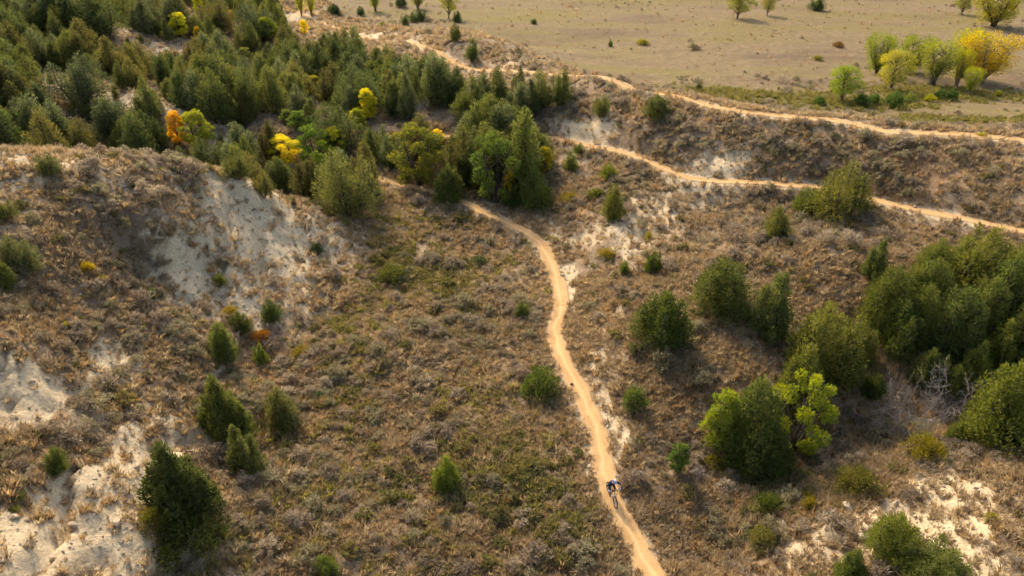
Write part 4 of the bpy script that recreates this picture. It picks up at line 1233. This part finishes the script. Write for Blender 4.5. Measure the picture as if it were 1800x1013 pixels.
# ------------------------------------------------------------------ bare dead trees
def dead_tree(u, vb, vt, w, seed, label):
    rng = random.Random(seed)
    p, h, wm = measure(u, vb, vt, w, .2)
    root = empty('dead_tree', p)
    tag(root, label, 'dead tree', 'bare dead trees')
    trunk, twigs = Tubes(), Tubes()
    def grow_branch(a, d, ln, r, lvl):
        pts, rad = [a], [r]
        for s in range(4):
            d = (d + Vector((rng.gauss(0, .22), rng.gauss(0, .22), rng.gauss(.02, .16)))).normalized()
            a = a + d * ln / 4
            pts.append(a)
            rad.append(r * (1 - .2 * (s + 1)))
        (trunk if lvl == 0 else twigs).add(pts, [max(q, .012) for q in rad], 5 if lvl < 2 else 3, False)
        if lvl < 3:
            for _ in range((5, 5, 3)[lvl]):
                q = pts[rng.randint(1, 4)]
                dd = (d + Vector((rng.gauss(0, .9), rng.gauss(0, .9), rng.gauss(.1, .5)))).normalized()
                grow_branch(q, dd, ln * rng.uniform(.45, .75), r * .55, lvl + 1)
    for k in range(5):
        an = k * 1.257 + rng.uniform(-.4, .4)
        grow_branch(Vector((0, 0, -.2)), Vector((math.cos(an) * .8, math.sin(an) * .8, .8)).normalized(), h * .75, .07, 0)
    trunk.obj('trunk', M['dead_wood'], root)
    twigs.obj('branches', M['dead_wood'], root)
    sx = wm / max(1.0, 2 * max(abs(v.x) for v in twigs.v))
    root.scale = (max(sx, .5),) * 2 + (1,)
    return root

dead_tree(1585, 790, 662, 140, 3, 'grey leafless dead tree sprawling over the gully floor')
dead_tree(1655, 735, 640, 80, 4, 'second grey leafless tree standing behind the sprawling dead one')
dead_tree(146, 250, 200, 46, 5, 'pale grey leafless tree among junipers behind the hillock crest')
dead_tree(552, 205, 168, 34, 7, 'grey leafless tree in the middle of the grove')
dead_tree(742, 215, 175, 36, 8, 'grey leafless tree at the clearing above the grove trail')
dead_tree(280, 222, 176, 30, 9, 'thin leafless tree beside the pale bare spine')
dead_tree(1220, 838, 815, 50, 6, 'low bare grey branch by the slim leafy tree')

# ------------------------------------------------------------------ rocks
def rock_mesh(seed):
    rng = random.Random(seed)
    bm = bmesh.new()
    bmesh.ops.create_icosphere(bm, subdivisions=2, radius=.5)
    cuts = [(Vector((rng.gauss(0, 1), rng.gauss(0, 1), rng.gauss(0, 1))).normalized(), rng.uniform(.22, .42)) for _ in range(9)]
    for v in bm.verts:
        for n_, d_ in cuts:
            e = v.co.dot(n_) - d_
            if e > 0:
                v.co -= n_ * e
        v.co += Vector((rng.gauss(0, .012),) * 3)
    me = bpy.data.meshes.new('rock')
    bm.to_mesh(me)
    bm.free()
    me.materials.append(M['rock'])
    return me

ROCKS = [rock_mesh(s) for s in range(5)]
ROCK_AT = [(146, 501, 16, 'tilted pale slab on the dark left slope below the yellow rabbitbrush'), (8, 425, 22, 'pale boulder at the left picture edge'),
           (140, 515, 8, 'small pale stone just under the tilted slab'), (1373, 932, 10, 'upright pale stone at the foot of the right mound'),
           (1378, 918, 10, 'small pale stone beside the upright one'), (212, 524, 8, 'small pale stone right of the tilted slab'),
           (158, 296, 14, 'low pale rock on the hillock top near its crest'), (182, 300, 12, 'low pale rock right of another on the hillock top'),
           (76, 374, 10, 'small pale rock on the hillock right of the edge juniper'), (90, 376, 12, 'small pale rock under the lone hillock juniper'),
           (1386, 936, 16, 'weathered chalk knob at the left end of the right mound'), (1490, 897, 26, 'overhanging chalk boulder on the right mound'),
           (1370, 922, 10, 'tiny chalk stone by the gully mouth'), (1285, 918, 12, 'pale stone on the gully floor near the trail'),
           (268, 975, 10, 'round pale stone left of the largest juniper'), (210, 935, 24, 'chalk ledge rock on the lower left slope'),
           (130, 930, 22, 'chalk block on the lower left slope'), (85, 975, 26, 'flat chalk block at the lower left corner'),
           (1520, 940, 22, 'flat chalk block below the overhanging boulder'), (1265, 935, 14, 'brownish stone at the mouth of the gully')]
for k, (u, v, w, label) in enumerate(ROCK_AT):
    p, h, wm = measure(u, v, v - w * .6, w, .1)
    o = bpy.data.objects.new('rock', ROCKS[k % 5])
    COL.objects.link(o)
    o.location = (p[0], p[1], p[2] + wm * .18)
    o.scale = (wm, wm * .8, wm * .6)
    o.rotation_euler = (rnd.uniform(-.3, .3), rnd.uniform(-.3, .3), rnd.uniform(0, 6))
    tag(o, label, 'rock', 'pale rocks on the slopes')
o = bpy.data.objects.new('stone', ROCKS[2].copy())
o.data.materials.clear()
o.data.materials.append(M['dark_stone'])
COL.objects.link(o)
p, h, wm = measure(1005, 677, 672, 9, 0)
o.location, o.scale = (p[0], p[1], p[2] + .1), (.35, .25, .25)
tag(o, 'dark stone lying on the valley trail', 'stone')

# ------------------------------------------------------------------ mountain bike and rider
M['tyre'] = simple_mat('tyre_rubber', (.022, .020, .019), .85, .2, 30)
M['alloy'] = simple_mat('alloy', (.42, .42, .43), .35, .1, 20, .5, .8)
M['frame'] = simple_mat('frame_paint', (.05, .05, .055), .35, .1, 10, .5)
M['black'] = simple_mat('black_cloth', (.018, .018, .02), .8, .2, 20)
M['navy'] = simple_mat('navy_cloth', (.014, .022, .050), .8, .2, 20)
M['maroon'] = simple_mat('maroon_cloth', (.105, .022, .022), .8, .2, 20)
M['skin'] = simple_mat('skin', (.46, .27, .18), .6, .08, 20, .3)
M['helmet_blue'] = simple_mat('helmet_blue', (.025, .07, .19), .35, .1, 8, .5)
M['white'] = simple_mat('white_shell', (.78, .78, .80), .4, .05, 8, .5)

cl_, cz_ = TRAILS[0][0], TRAILS[0][1]
foot = on_plane(1077, 884, .2)
ci = int(np.argmin(np.hypot(cl_[:, 0] - foot[0], cl_[:, 1] - foot[1])))
tdir = cl_[ci - 4] - cl_[ci + 4] if cl_[ci - 4][1] < cl_[ci + 4][1] else cl_[ci + 4] - cl_[ci - 4]
head = math.atan2(tdir[1], tdir[0])
BIKE = (cl_[ci][0] - .1, cl_[ci][1] + .2, cz_[ci] + .0)
bike = empty('mountain_bike', BIKE, head)
tag(bike, 'dark mountain bike ridden toward the viewer along the valley trail', 'bicycle')
for hub in ((-.5, 0, .37), (.66, 0, .37)):
    wh = Tubes().add([(hub[0], -.05, hub[2]), (hub[0], .05, hub[2])], .03, 10).obj('wheel', M['alloy'], bike)
    Tubes().ring(hub, (0, 1, 0), .335, .034, 32, 8).obj('tyre', M['tyre'], wh)
    Tubes().ring(hub, (0, 1, 0), .295, .013, 32, 6).obj('rim', M['alloy'], wh)
    sp_ = Tubes()
    for q in range(16):
        a = q * math.pi / 8
        sp_.add([(hub[0] + .02 * math.cos(a), .03 * (-1) ** q, hub[2] + .02 * math.sin(a)), (hub[0] + .295 * math.cos(a), 0, hub[2] + .295 * math.sin(a))], .003, 4, False)
    sp_.obj('spokes', M['alloy'], wh)
fr = Tubes()
BB, ST, HT, HB = (-.05, 0, .34), (-.22, 0, .80), (.40, 0, .98), (.47, 0, .80)
for a, b, r in ((BB, HB, .028), (ST, HT, .022), (BB, ST, .018), (HT, HB, .026)):
    fr.add([a, b], r, 8)
for sgn in (-1, 1):
    fr.add([(-.08, sgn * .04, .34), (-.5, sgn * .07, .37)], .012, 6)
    fr.add([(-.22, sgn * .02, .72), (-.5, sgn * .07, .37)], .010, 6)
fr.obj('frame', M['frame'], bike)
fk = Tubes().add([(.455, -.07, .79), (.455, .07, .79)], .025, 6)
for sgn in (-1, 1):
    fk.add([(.46, sgn * .07, .80), (.66, sgn * .07, .37)], [.024, .017], 8)
fk.obj('fork', M['alloy'], bike)
hb = Tubes().add([(.40, 0, .98), (.43, 0, 1.04)], .02, 8).add([(.40, -.39, 1.07), (.43, -.15, 1.05), (.43, .15, 1.05), (.40, .39, 1.07)], .014, 8).obj('handlebar', M['frame'], bike)
for sgn in (-1, 1):
    Tubes().add([(.405, sgn * .27, 1.063), (.40, sgn * .40, 1.07)], .018, 8).obj('grip', M['tyre'], hb)
sd = Tubes().add([(-.22, 0, .79), (-.25, 0, .90)], .014, 6).add([(-.37, 0, .90), (-.30, 0, .915), (-.18, 0, .91), (-.08, 0, .905)], [.05, .075, .04, .02], 8)
sd.obj('saddle', M['tyre'], bike)
ck_ = Tubes().ring((-.05, -.05, .34), (0, 1, 0), .075, .008, 18, 4).add([(-.05, -.08, .34), (.12, -.09, .35)], .012, 6).add([(-.05, .08, .34), (-.22, .09, .33)], .012, 6).obj('crank', M['frame'], bike)
for x0, y0, z0 in ((.12, -.14, .35), (-.22, .14, .33)):
    Tubes().add([(x0 - .045, y0, z0), (x0 + .045, y0, z0)], .035, 6).obj('pedal', M['frame'], ck_)

J = {'pelvis': ((-.27, 0, 1.02), .135, .155), 'waist': ((-.15, 0, 1.17), .125, .15), 'chest': ((.06, 0, 1.36), .14, .18), 'neck': ((.20, 0, 1.47), .055, .06),
     'jaw': ((.27, 0, 1.53), .075, .07), 'skull': ((.29, 0, 1.63), .10, .085)}
BONES = [('pelvis', 'waist'), ('waist', 'chest'), ('chest', 'neck'), ('neck', 'jaw'), ('jaw', 'skull')]
for sgn, n_ in ((-1, 'r'), (1, 'l')):
    J['sho' + n_] = ((.10, sgn * .20, 1.41), .07, .07)
    J['elb' + n_] = ((.20, sgn * .45, 1.24), .045, .045)
    J['wri' + n_] = ((.36, sgn * .36, 1.12), .03, .034)
    J['hip' + n_] = ((-.25, sgn * .11, .98), .10, .10)
    fx_, fz_ = (.12, .35) if sgn < 0 else (-.22, .33)
    J['kne' + n_] = ((.16 if sgn < 0 else .10, sgn * .20, .80 if sgn < 0 else .72), .06, .062)
    J['cal' + n_] = ((.10 if sgn < 0 else -.06, sgn * .17, .62 if sgn < 0 else .56), .056, .056)
    J['ank' + n_] = ((fx_ - .09, sgn * .14, fz_ + .12), .038, .038)
    J['hee' + n_] = ((fx_ - .09, sgn * .14, fz_ + .065), .04, .036)
    J['toe' + n_] = ((fx_ + .12, sgn * .15, fz_ + .05), .032, .042)
    BONES += [('chest', 'sho' + n_), ('sho' + n_, 'elb' + n_), ('elb' + n_, 'wri' + n_), ('pelvis', 'hip' + n_), ('hip' + n_, 'kne' + n_), ('kne' + n_, 'cal' + n_), ('cal' + n_, 'ank' + n_),
              ('ank' + n_, 'hee' + n_), ('hee' + n_, 'toe' + n_)]
names = list(J)
me = bpy.data.meshes.new('body')
me.from_pydata([J[k][0] for k in names], [(names.index(a), names.index(b)) for a, b in BONES], [])
tmp = bpy.data.objects.new('body_skeleton', me)
COL.objects.link(tmp)
md = tmp.modifiers.new('skin', 'SKIN')
md.use_smooth_shade = True
for k, v in zip(names, me.skin_vertices[0].data):
    v.radius = (J[k][1], J[k][2])
    v.use_root = k == 'pelvis'
sb = tmp.modifiers.new('sub', 'SUBSURF')
sb.levels = sb.render_levels = 2
dg = bpy.context.evaluated_depsgraph_get()
body_me = bpy.data.meshes.new_from_object(tmp.evaluated_get(dg))
bpy.data.objects.remove(tmp)
body_me.materials.clear()
for k in ('skin', 'navy', 'maroon', 'black'):
    body_me.materials.append(M[k])
SEG = {'pelvis-waist': 2, 'waist-chest': 2, 'chest-neck': 1, 'neck-jaw': 0, 'jaw-skull': 0}
def bone_mat(a, b, f, c):
    k = a + '-' + b
    if k in SEG:
        if k == 'pelvis-waist':
            return 3 if f < .45 else 2
        if k == 'chest-neck':
            return 1 if f < .55 else 0
        return SEG[k]
    if a == 'chest' or a.startswith('sho'):
        return 1
    if a.startswith('elb'):
        return 0 if f > .12 else 1
    if a == 'pelvis' or a.startswith('hip'):
        return 3 if f < .86 or a == 'pelvis' else 0
    if a.startswith('kne'):
        return 0
    if a.startswith('cal'):
        return 0 if f < .8 else 3
    return 3
for f in body_me.polygons:
    best = (9, 0)
    c = Vector(f.center)
    for a, b in BONES:
        p0, p1 = Vector(J[a][0]), Vector(J[b][0])
        t_ = max(0, min(1, (c - p0).dot(p1 - p0) / (p1 - p0).length_squared))
        r_ = J[a][1] * (1 - t_) + J[b][1] * t_
        d_ = (c - p0.lerp(p1, t_)).length - r_
        if d_ < best[0]:
            best = (d_, bone_mat(a, b, t_, c))
    f.material_index = best[1]
    f.use_smooth = True
rider = empty('person', BIKE, head)
tag(rider, 'person in navy and maroon top and pale blue helmet crouched on the mountain bike', 'person')
bo = bpy.data.objects.new('body', body_me)
COL.objects.link(bo)
bo.parent = rider
# helmet: ribbed half shell with a visor
hv, hf = [], []
hc = Vector((.285, 0, 1.645))
for a in range(9):
    th = (a / 8) * R(98)
    for b in range(20):
        ph = 2 * math.pi * b / 20
        k = 1 + .035 * math.cos(ph * 5)
        hv.append(hc + Vector((.145 * math.sin(th) * math.cos(ph) * k, .112 * math.sin(th) * math.sin(ph) * k, .125 * math.cos(th) * k)))
for a in range(8):
    for b in range(20):
        b2 = (b + 1) % 20
        hf.append((a * 20 + b, a * 20 + b2, (a + 1) * 20 + b2, (a + 1) * 20 + b))
hel = mesh_obj('helmet', hv, hf, M['helmet_blue'], rider, True)
mesh_obj('visor', [hc + Vector(v) for v in ((.11, -.09, .045), (.11, .09, .045), (.235, .07, .035), (.235, -.07, .035), (.11, -.09, .03), (.11, .09, .03), (.235, .07, .022), (.235, -.07, .022))],
         [(0, 3, 2, 1), (4, 5, 6, 7), (0, 1, 5, 4), (2, 3, 7, 6), (1, 2, 6, 5), (0, 4, 7, 3)], M['helmet_blue'], hel)
hs = Tubes()
for q in (-1, 0, 1):
    hs.add([hc + Vector((.140 * math.sin(t_), q * .05, .134 * math.cos(t_) - abs(q) * .012)) for t_ in np.linspace(-1.2, 1.2, 9)], .011, 6)
hs.obj('shell_rib', M['white'], hel)
Tubes().add([(.355, -.065, 1.595), (.378, 0, 1.60), (.355, .065, 1.595)], [.02, .024, .02], 8).obj('glasses', M['black'], rider)
Tubes().add([(.36, 0, 1.585), (.388, 0, 1.555)], [.012, .017], 6).obj('nose', M['skin'], rider)
Tubes().add([(.345, -.025, 1.515), (.352, 0, 1.513), (.345, .025, 1.515)], .008, 5).obj('mouth', M['maroon'], rider)
for sgn in (-1, 1):
    gl = Tubes().add([(.345, sgn * .362, 1.125), (.37, sgn * .345, 1.10), (.395, sgn * .335, 1.088)], [.032, .042, .034], 8).obj('glove', M['white'], rider)
    for q, ln in enumerate((.9, 1.0, .95, .8)):
        y0 = sgn * (.30 + .022 * q)
        Tubes().add([(.39, y0, 1.092), (.425 + .006 * ln, y0, 1.085), (.432, y0, 1.06 - .004 * ln), (.408, y0, 1.040)], [.0105, .010, .009, .008], 6).obj('finger', M['white'], gl)
    Tubes().add([(.375, sgn * .315, 1.085), (.378, sgn * .288, 1.066), (.395, sgn * .275, 1.045)], [.012, .011, .009], 6).obj('thumb', M['white'], gl)

# ------------------------------------------------------------------ sagebrush, grass, scrub
def sage_kind(seed, n=260, H=.7, ratio=1.5, size=.13, material='sage', slim=.34, loose=.3):
    rng = np.random.default_rng(seed)
    Rm = H * ratio / 2
    lob = []
    nl = 11
    for i in range(nl):
        a = i * 2.4 + rng.uniform(-.5, .5)
        q = math.sqrt((i + .5) / nl)
        lob.append((Rm * q * .8 * math.cos(a), Rm * q * .8 * math.sin(a), H * (1 - .6 * q * q) * rng.uniform(.5, .85), H * .2 * rng.uniform(.7, 1.3), H * .24))
    C, D, T = lobes_to_leaves(lob, n, rng, .9, loose)
    C[:, 2] = np.maximum(C[:, 2], .02)
    V, F = leaves(C, D, size, size * slim, rng)
    F = F.tolist()
    t = Tubes()
    for x, y, z, _, _ in lob[::2]:
        t.add([(x * .1, y * .1, -.1), (x, y, z)], [.022, .008], 3, False)
    b = len(V)
    V = np.vstack([V, np.array([tuple(v) for v in t.v])])
    F += [tuple(i + b for i in f) for f in t.f]
    T = np.concatenate([T, np.full(len(t.f), .05)])
    return mesh_obj('sagebrush', V, F, M[material], None, False, {'tint': ('FACE', T)}, False)

def tuft_kind(seed, n=26, H=.34, spread=.22, wid=.022, material='grass'):
    rng = np.random.default_rng(seed)
    V, F, T = [], [], []
    for i in range(n):
        a, r = rng.uniform(0, 6.28), spread * math.sqrt(rng.uniform(0, 1)) * .7
        b = np.array([r * math.cos(a), r * math.sin(a), -.03])
        h = H * rng.uniform(.5, 1.15)
        o = np.array([math.cos(a + rng.normal(0, .6)), math.sin(a + rng.normal(0, .6)), 0]) * h * rng.uniform(.15, .8)
        s = np.array([-math.sin(a), math.cos(a), 0]) * wid * rng.uniform(.7, 1.4)
        k = len(V)
        m_ = b + o * .35 + np.array([0, 0, h * .6])
        V += [b - s, b + s, m_ + s * .8, m_ - s * .8, b + o + np.array([0, 0, h])]
        F += [(k, k + 1, k + 2, k + 3), (k + 3, k + 2, k + 4)]
        t_ = np.clip(rng.normal(.5, .24), 0, 1)
        T += [t_, t_]
    return mesh_obj('grass_tuft', V, F, M[material], None, False, {'tint': ('FACE', T)}, False)

SAGE = [sage_kind(300 + i, 420, .7, (1.3, 1.5, 1.7, 1.4, 1.9, 1.2)[i], .14) for i in range(6)]
TUFT = [tuft_kind(320 + i, 30, .34 * (1, 1.2, .8, 1.0)[i], .26) for i in range(4)]
M['green_scrub'] = leaf_material('low_green_scrub', [(0, (.08, .078, .028)), (.45, (.17, .155, .055)), (.75, (.27, .215, .075)), (1, (.27, .15, .07))], .35, .3, .3)
SCRUB = [sage_kind(340 + i, 300, .55, 1.7, .13, 'green_scrub', .55) for i in range(4)]

def scatter(name, protos, pts, sizes, label, tilt=.25, seed=1):
    rng = np.random.default_rng(seed)
    n = len(pts)
    me = bpy.data.meshes.new(name)
    me.vertices.add(n)
    me.vertices.foreach_set('co', pts.astype(np.float32).ravel())
    rot = np.stack([rng.normal(0, tilt, n), rng.normal(0, tilt, n), rng.uniform(0, 6.283, n)], 1)
    a = me.attributes.new('rot', 'FLOAT_VECTOR', 'POINT')
    a.data.foreach_set('vector', rot.astype(np.float32).ravel())
    a = me.attributes.new('scl', 'FLOAT_VECTOR', 'POINT')
    sz = np.stack([sizes, sizes, sizes * rng.uniform(.6, 1.05, n)], 1)
    a.data.foreach_set('vector', sz.astype(np.float32).ravel())
    a = me.attributes.new('pick', 'INT', 'POINT')
    a.data.foreach_set('value', rng.integers(0, len(protos), n).astype(np.int32))
    me.update()
    o = bpy.data.objects.new(name, me)
    COL.objects.link(o)
    tag(o, label, None, None, 'stuff')
    ng = bpy.data.node_groups.new(name, 'GeometryNodeTree')
    ng.interface.new_socket('Geometry', in_out='INPUT', socket_type='NodeSocketGeometry')
    ng.interface.new_socket('Geometry', in_out='OUTPUT', socket_type='NodeSocketGeometry')
    gi, go = ng.nodes.new('NodeGroupInput'), ng.nodes.new('NodeGroupOutput')
    iop = ng.nodes.new('GeometryNodeInstanceOnPoints')
    jn = ng.nodes.new('GeometryNodeJoinGeometry')
    for p in protos:
        oi = ng.nodes.new('GeometryNodeObjectInfo')
        oi.inputs['Object'].default_value = p
        oi.inputs['As Instance'].default_value = True
        ng.links.new(oi.outputs['Geometry'], jn.inputs[0])
    def named(nm, typ):
        q = ng.nodes.new('GeometryNodeInputNamedAttribute')
        q.data_type = typ
        q.inputs['Name'].default_value = nm
        return q.outputs['Attribute']
    e2r = ng.nodes.new('FunctionNodeEulerToRotation')
    ng.links.new(named('rot', 'FLOAT_VECTOR'), e2r.inputs[0])
    ng.links.new(gi.outputs[0], iop.inputs['Points'])
    ng.links.new(jn.outputs[0], iop.inputs['Instance'])
    iop.inputs['Pick Instance'].default_value = True
    ng.links.new(named('pick', 'INT'), iop.inputs['Instance Index'])
    ng.links.new(e2r.outputs[0], iop.inputs['Rotation'])
    ng.links.new(named('scl', 'FLOAT_VECTOR'), iop.inputs['Scale'])
    ng.links.new(iop.outputs[0], go.inputs[0])
    mod = o.modifiers.new('scatter', 'NODES')
    mod.node_group = ng
    return o

def seen(x, y, z, pad=150):
    u, v, d = project(np.stack([x, y, z], 1))
    return (u > -pad) & (u < 1800 + pad) & (v > -60) & (v < 1013 + pad) & (d > 5)

def sow(n, y0, y1, rng):
    """random spots over the ground in view between two distances"""
    y = np.sqrt(rng.uniform(y0 ** 2, y1 ** 2, n))
    x = rng.uniform(-1.25, 1.25, n) * y
    return x, y

rng = np.random.default_rng(77)
# sagebrush: clumped, sparse on chalk, none on the trails
xs, ys = [], []
for n, y0, y1 in ((15000, 17, 75), (12000, 75, 120), (14000, 120, 230)):
    a, b = sow(n, y0, y1, rng)
    xs.append(a); ys.append(b)
x, y = np.concatenate(xs), np.concatenate(ys)
d, tz = trail_near(x, y)
ch, pl = chalk_mask(x, y), plain_mask(x, y)
z = height(x, y, d, tz)
cl = fbm(x / 7, y / 7, 111, 3)
pr = .85 * sstep(.36, .66, cl) * (1 - np.clip(ch * 1.25, 0, .97)) * (1 - .86 * pl) + .05 * (1 - pl)
bm_, om_ = patch_mask(BRUSH_SHADE, x, y), patch_mask(OPEN, x, y)
pr = np.clip(pr + .75 * bm_ * (1 - .8 * np.clip(ch, 0, 1)), 0, 1) * (1 - .9 * om_)
pr = pr * (1 - .8 * litter_shade_mask(x, y))
pr = np.where(pl > .5, pr * (sstep(.52, .66, fbm(x / 22, y / 9, 131, 3)) * 2.4 + .04), pr)
keep = (rng.uniform(0, 1, len(x)) < pr) & (d > .55) & seen(x, y, z)
x, y, z = x[keep], y[keep], z[keep]
size = np.clip(rng.lognormal(-.22, .40, len(x)), .35, 2.1) * (.75 + .5 * fbm(x / 5, y / 5, 191, 2))
_, vv, dep = project(np.stack([x, y, z], 1))
uu = project(np.stack([x, y, z], 1))[0]
inview = (uu > 0) & (uu < 1800) & (vv > 0) & (vv < 1013)
order = np.argsort(-(size / dep) * inview)
top, rest = order[:300], order[300:]
print('SAGE', len(x))
LAND = [(345, 962, 'the largest spire-topped juniper'), (408, 790, 'the broad bright gully juniper'), (502, 750, 'the pale thin juniper'), (112, 850, 'the small leaning juniper'),
        (398, 642, 'the rounded gully juniper'), (480, 575, 'the oval white-slope juniper'), (155, 478, 'the vivid yellow rabbitbrush'), (48, 488, 'the wide grey-green edge juniper'),
        (534, 630, 'the yellow bush on reddish ground'), (786, 870, 'the bright young valley juniper'), (950, 708, 'the big round trail-side shrub'), (1115, 726, 'the round bright green shrub'),
        (1076, 885, 'the cyclist'), (1190, 832, 'the bright green sapling'), (1160, 626, 'the dark egg-shaped juniper'), (1500, 876, 'the wide olive mound shrub'),
        (1560, 1000, 'the ragged bottom-edge juniper'), (1400, 560, 'the tall spire juniper'), (1250, 480, 'the wide dome-topped juniper'), (1200, 400, 'the hillside chalk scars'), (100, 400, 'the hillock top at the edge'), (230, 380, 'the dark brushy hillock nose'), (300, 560, 'the slope under the hillock nose'), (1300, 720, 'the slope above the lime tree'), (1050, 560, 'the trail bank at the bend'), (920, 562, 'the tiny juniper in the sage'), (690, 490, 'the dark green bush patch'), (1300, 842, 'the leafy trees of the gully'),
        (1336, 968, 'the olive bush at the mound foot'), (190, 640, 'the round left chalk scar'), (60, 690, 'the chalk scar at the left edge'), (200, 960, 'the chalk ledges at the lower left'),
        (580, 1010, 'the bottom-edge valley juniper'), (1120, 960, 'the trail at the bottom edge'), (880, 830, 'the green valley thicket'), (680, 780, 'the open valley grass'),
        (1740, 918, 'the yellow bush on the right mound'), (980, 600, 'the bend of the valley trail'), (800, 640, 'the open grass beside the shrub'), (1700, 1000, 'the lower right corner')]
LPT = at([(a[0], a[1]) for a in LAND])
for i in top:
    u, v = uu[i], vv[i]
    li = int(np.argmin(np.hypot(LPT[:, 0] - x[i], LPT[:, 1] - y[i])))
    near_, ddx, ddy = LAND[li][2], x[i] - LPT[li, 0], y[i] - LPT[li, 1]
    side = ('right of ' if ddx > 0 else 'left of ') if abs(ddx) > abs(ddy) else ('behind ' if ddy > 0 else 'in front of ')
    far_ = 'just ' if math.hypot(ddx, ddy) < 2.6 else 'well ' if math.hypot(ddx, ddy) > 5 else ''
    zone = ('very large ' if size[i] > 1.5 else 'large ' if size[i] > 1.2 else 'small ' if size[i] < .95 else '') + 'grey-brown sagebrush clump ' + far_ + side + near_
    o = bpy.data.objects.new('sagebrush', SAGE[int(i) % 6].data)
    COL.objects.link(o)
    o.location = (x[i], y[i], z[i] - .04)
    o.rotation_euler = (rnd.uniform(-.15, .15), rnd.uniform(-.15, .15), rnd.uniform(0, 6.28))
    o.scale = (size[i], size[i], size[i] * rnd.uniform(.65, 1.0))
    tag(o, zone, 'sagebrush', 'sagebrush near ' + near_)
scatter('sagebrush_cover', SAGE, np.stack([x, y, z - .03], 1)[rest], size[rest], 'sagebrush spread over slopes, banks and flat', .15, 2)

fw = np.array(FAR_WOOD, int)
CROWNS = []
for kd in JUN[2:8]:
    c = bpy.data.objects.new('far_crown', kd.crown)
    CROWNS.append(c)
if len(fw):
    scatter('far_juniper_wood', CROWNS, np.stack([cand[fw, 0], cand[fw, 1], cz[fw] - .05], 1), hh[fw] / 6.0, 'farthest junipers of the grove merging into one dark wood', .03, 6)

# dry grass everywhere, thin on chalk
xs, ys = [], []
for n, y0, y1 in ((110000, 17, 55), (80000, 55, 90), (90000, 90, 210)):
    a, b = sow(n, y0, y1, rng)
    xs.append(a); ys.append(b)
x, y = np.concatenate(xs), np.concatenate(ys)
d, tz = trail_near(x, y)
ch, pl = chalk_mask(x, y), plain_mask(x, y)
z = height(x, y, d, tz)
cl = fbm(x / 3, y / 3, 151, 3)
pr = (.25 + .75 * sstep(.32, .6, cl)) * (1 - .93 * litter_shade_mask(x, y)) * (1 - .55 * patch_mask(BRUSH_SHADE, x, y)) * (1 - np.clip(ch * 1.1, 0, .90)) * (1 - .95 * pl)
keep = (rng.uniform(0, 1, len(x)) < pr) & (d > -.12 + .3 * rng.uniform(0, 1, len(x))) & seen(x, y, z)
x, y, z, pl = x[keep], y[keep], z[keep], pl[keep]
size = np.clip(rng.normal(1.0, .3, len(x)), .4, 1.9) * (1 + .012 * np.clip(y - 60, 0, 80)) * (1 - .35 * pl)
print('GRASS', len(x))
scatter('dry_grass', TUFT, np.stack([x, y, z - .02], 1), size, 'dry straw coloured grass between the sagebrush', .3, 3)

# low green scrub in the damp hollows
xs, ys = [], []
a, b = sow(44000, 17, 72, rng)
d, tz = trail_near(a, b)
z = height(a, b, d, tz)
g = green_mask(a, b)
keep = (rng.uniform(0, 1, len(a)) < (g * .45 + .012)) & (d > .7) & seen(a, b, z) & (chalk_mask(a, b) < .5)
x, y, z = a[keep], b[keep], z[keep]
print('SCRUB', len(x))
scatter('low_scrub', SCRUB, np.stack([x, y, z - .03], 1), np.clip(rng.normal(1.0, .3, len(x)), .4, 1.7), 'low green and russet scrub in the hollows', .15, 4)

# yellow-green grass strip under the rim and around the bush row
M['green_grass'] = leaf_material('green_grass_blades', [(0, (.12, .105, .032)), (.5, (.22, .19, .055)), (1, (.34, .285, .10))], .45, .3, .12)
GTUFT = [tuft_kind(360 + i, 34, .42, .3, .026, 'green_grass') for i in range(3)]
a, b = sow(120000, 72, 125, rng)
d, tz = trail_near(a, b)
z = height(a, b, d, tz)
keep = (rng.uniform(0, 1, len(a)) < green_mask(a, b) * .5) & (d > .5) & seen(a, b, z) & (plain_mask(a, b) > .3)
x, y, z = a[keep], b[keep], z[keep]
a, b = sow(60000, 18, 74, rng)          # olive grass along the valley floor
d, tz = trail_near(a, b)
zz = height(a, b, d, tz)
sw = np.exp(-((a + 9) / 11) ** 2) * sstep(.42, .62, fbm(a / 4, b / 4, 211, 3)) + green_mask(a, b)
keep = (rng.uniform(0, 1, len(a)) < .42 * np.clip(sw, 0, 1)) & (d > .3) & seen(a, b, zz) & (chalk_mask(a, b) < .35)
x, y, z = np.concatenate([x, a[keep]]), np.concatenate([y, b[keep]]), np.concatenate([z, zz[keep]])
scatter('green_grass', GTUFT, np.stack([x, y, z - .02], 1), np.clip(rng.normal(1.1, .3, len(x)), .5, 2), 'olive and yellow-green grass on the valley floor and beyond the rim', .25, 8)

# pebbles and clods on bare chalk
a, b = sow(60000, 17, 75, rng)
d, tz = trail_near(a, b)
z = height(a, b, d, tz)
keep = (rng.uniform(0, 1, len(a)) < np.maximum(np.clip(chalk_mask(a, b) - .25, 0, 1) * .8, .9 * (np.abs(d - .1) < .28))) & (d > -.2) & seen(a, b, z)
x, y, z = a[keep], b[keep], z[keep]
PEB = [mesh_obj('pebble', [v.co for v in r.vertices], [tuple(p.vertices) for p in r.polygons], M['rock'], None, False, None, False) for r in ROCKS[:3]]
print('PEB', len(x))
scatter('gravel', PEB, np.stack([x, y, z], 1), np.clip(rng.lognormal(-2.0, .5, len(x)), .05, .6), 'chalk pebbles and clods on the bare slopes', .5, 5)
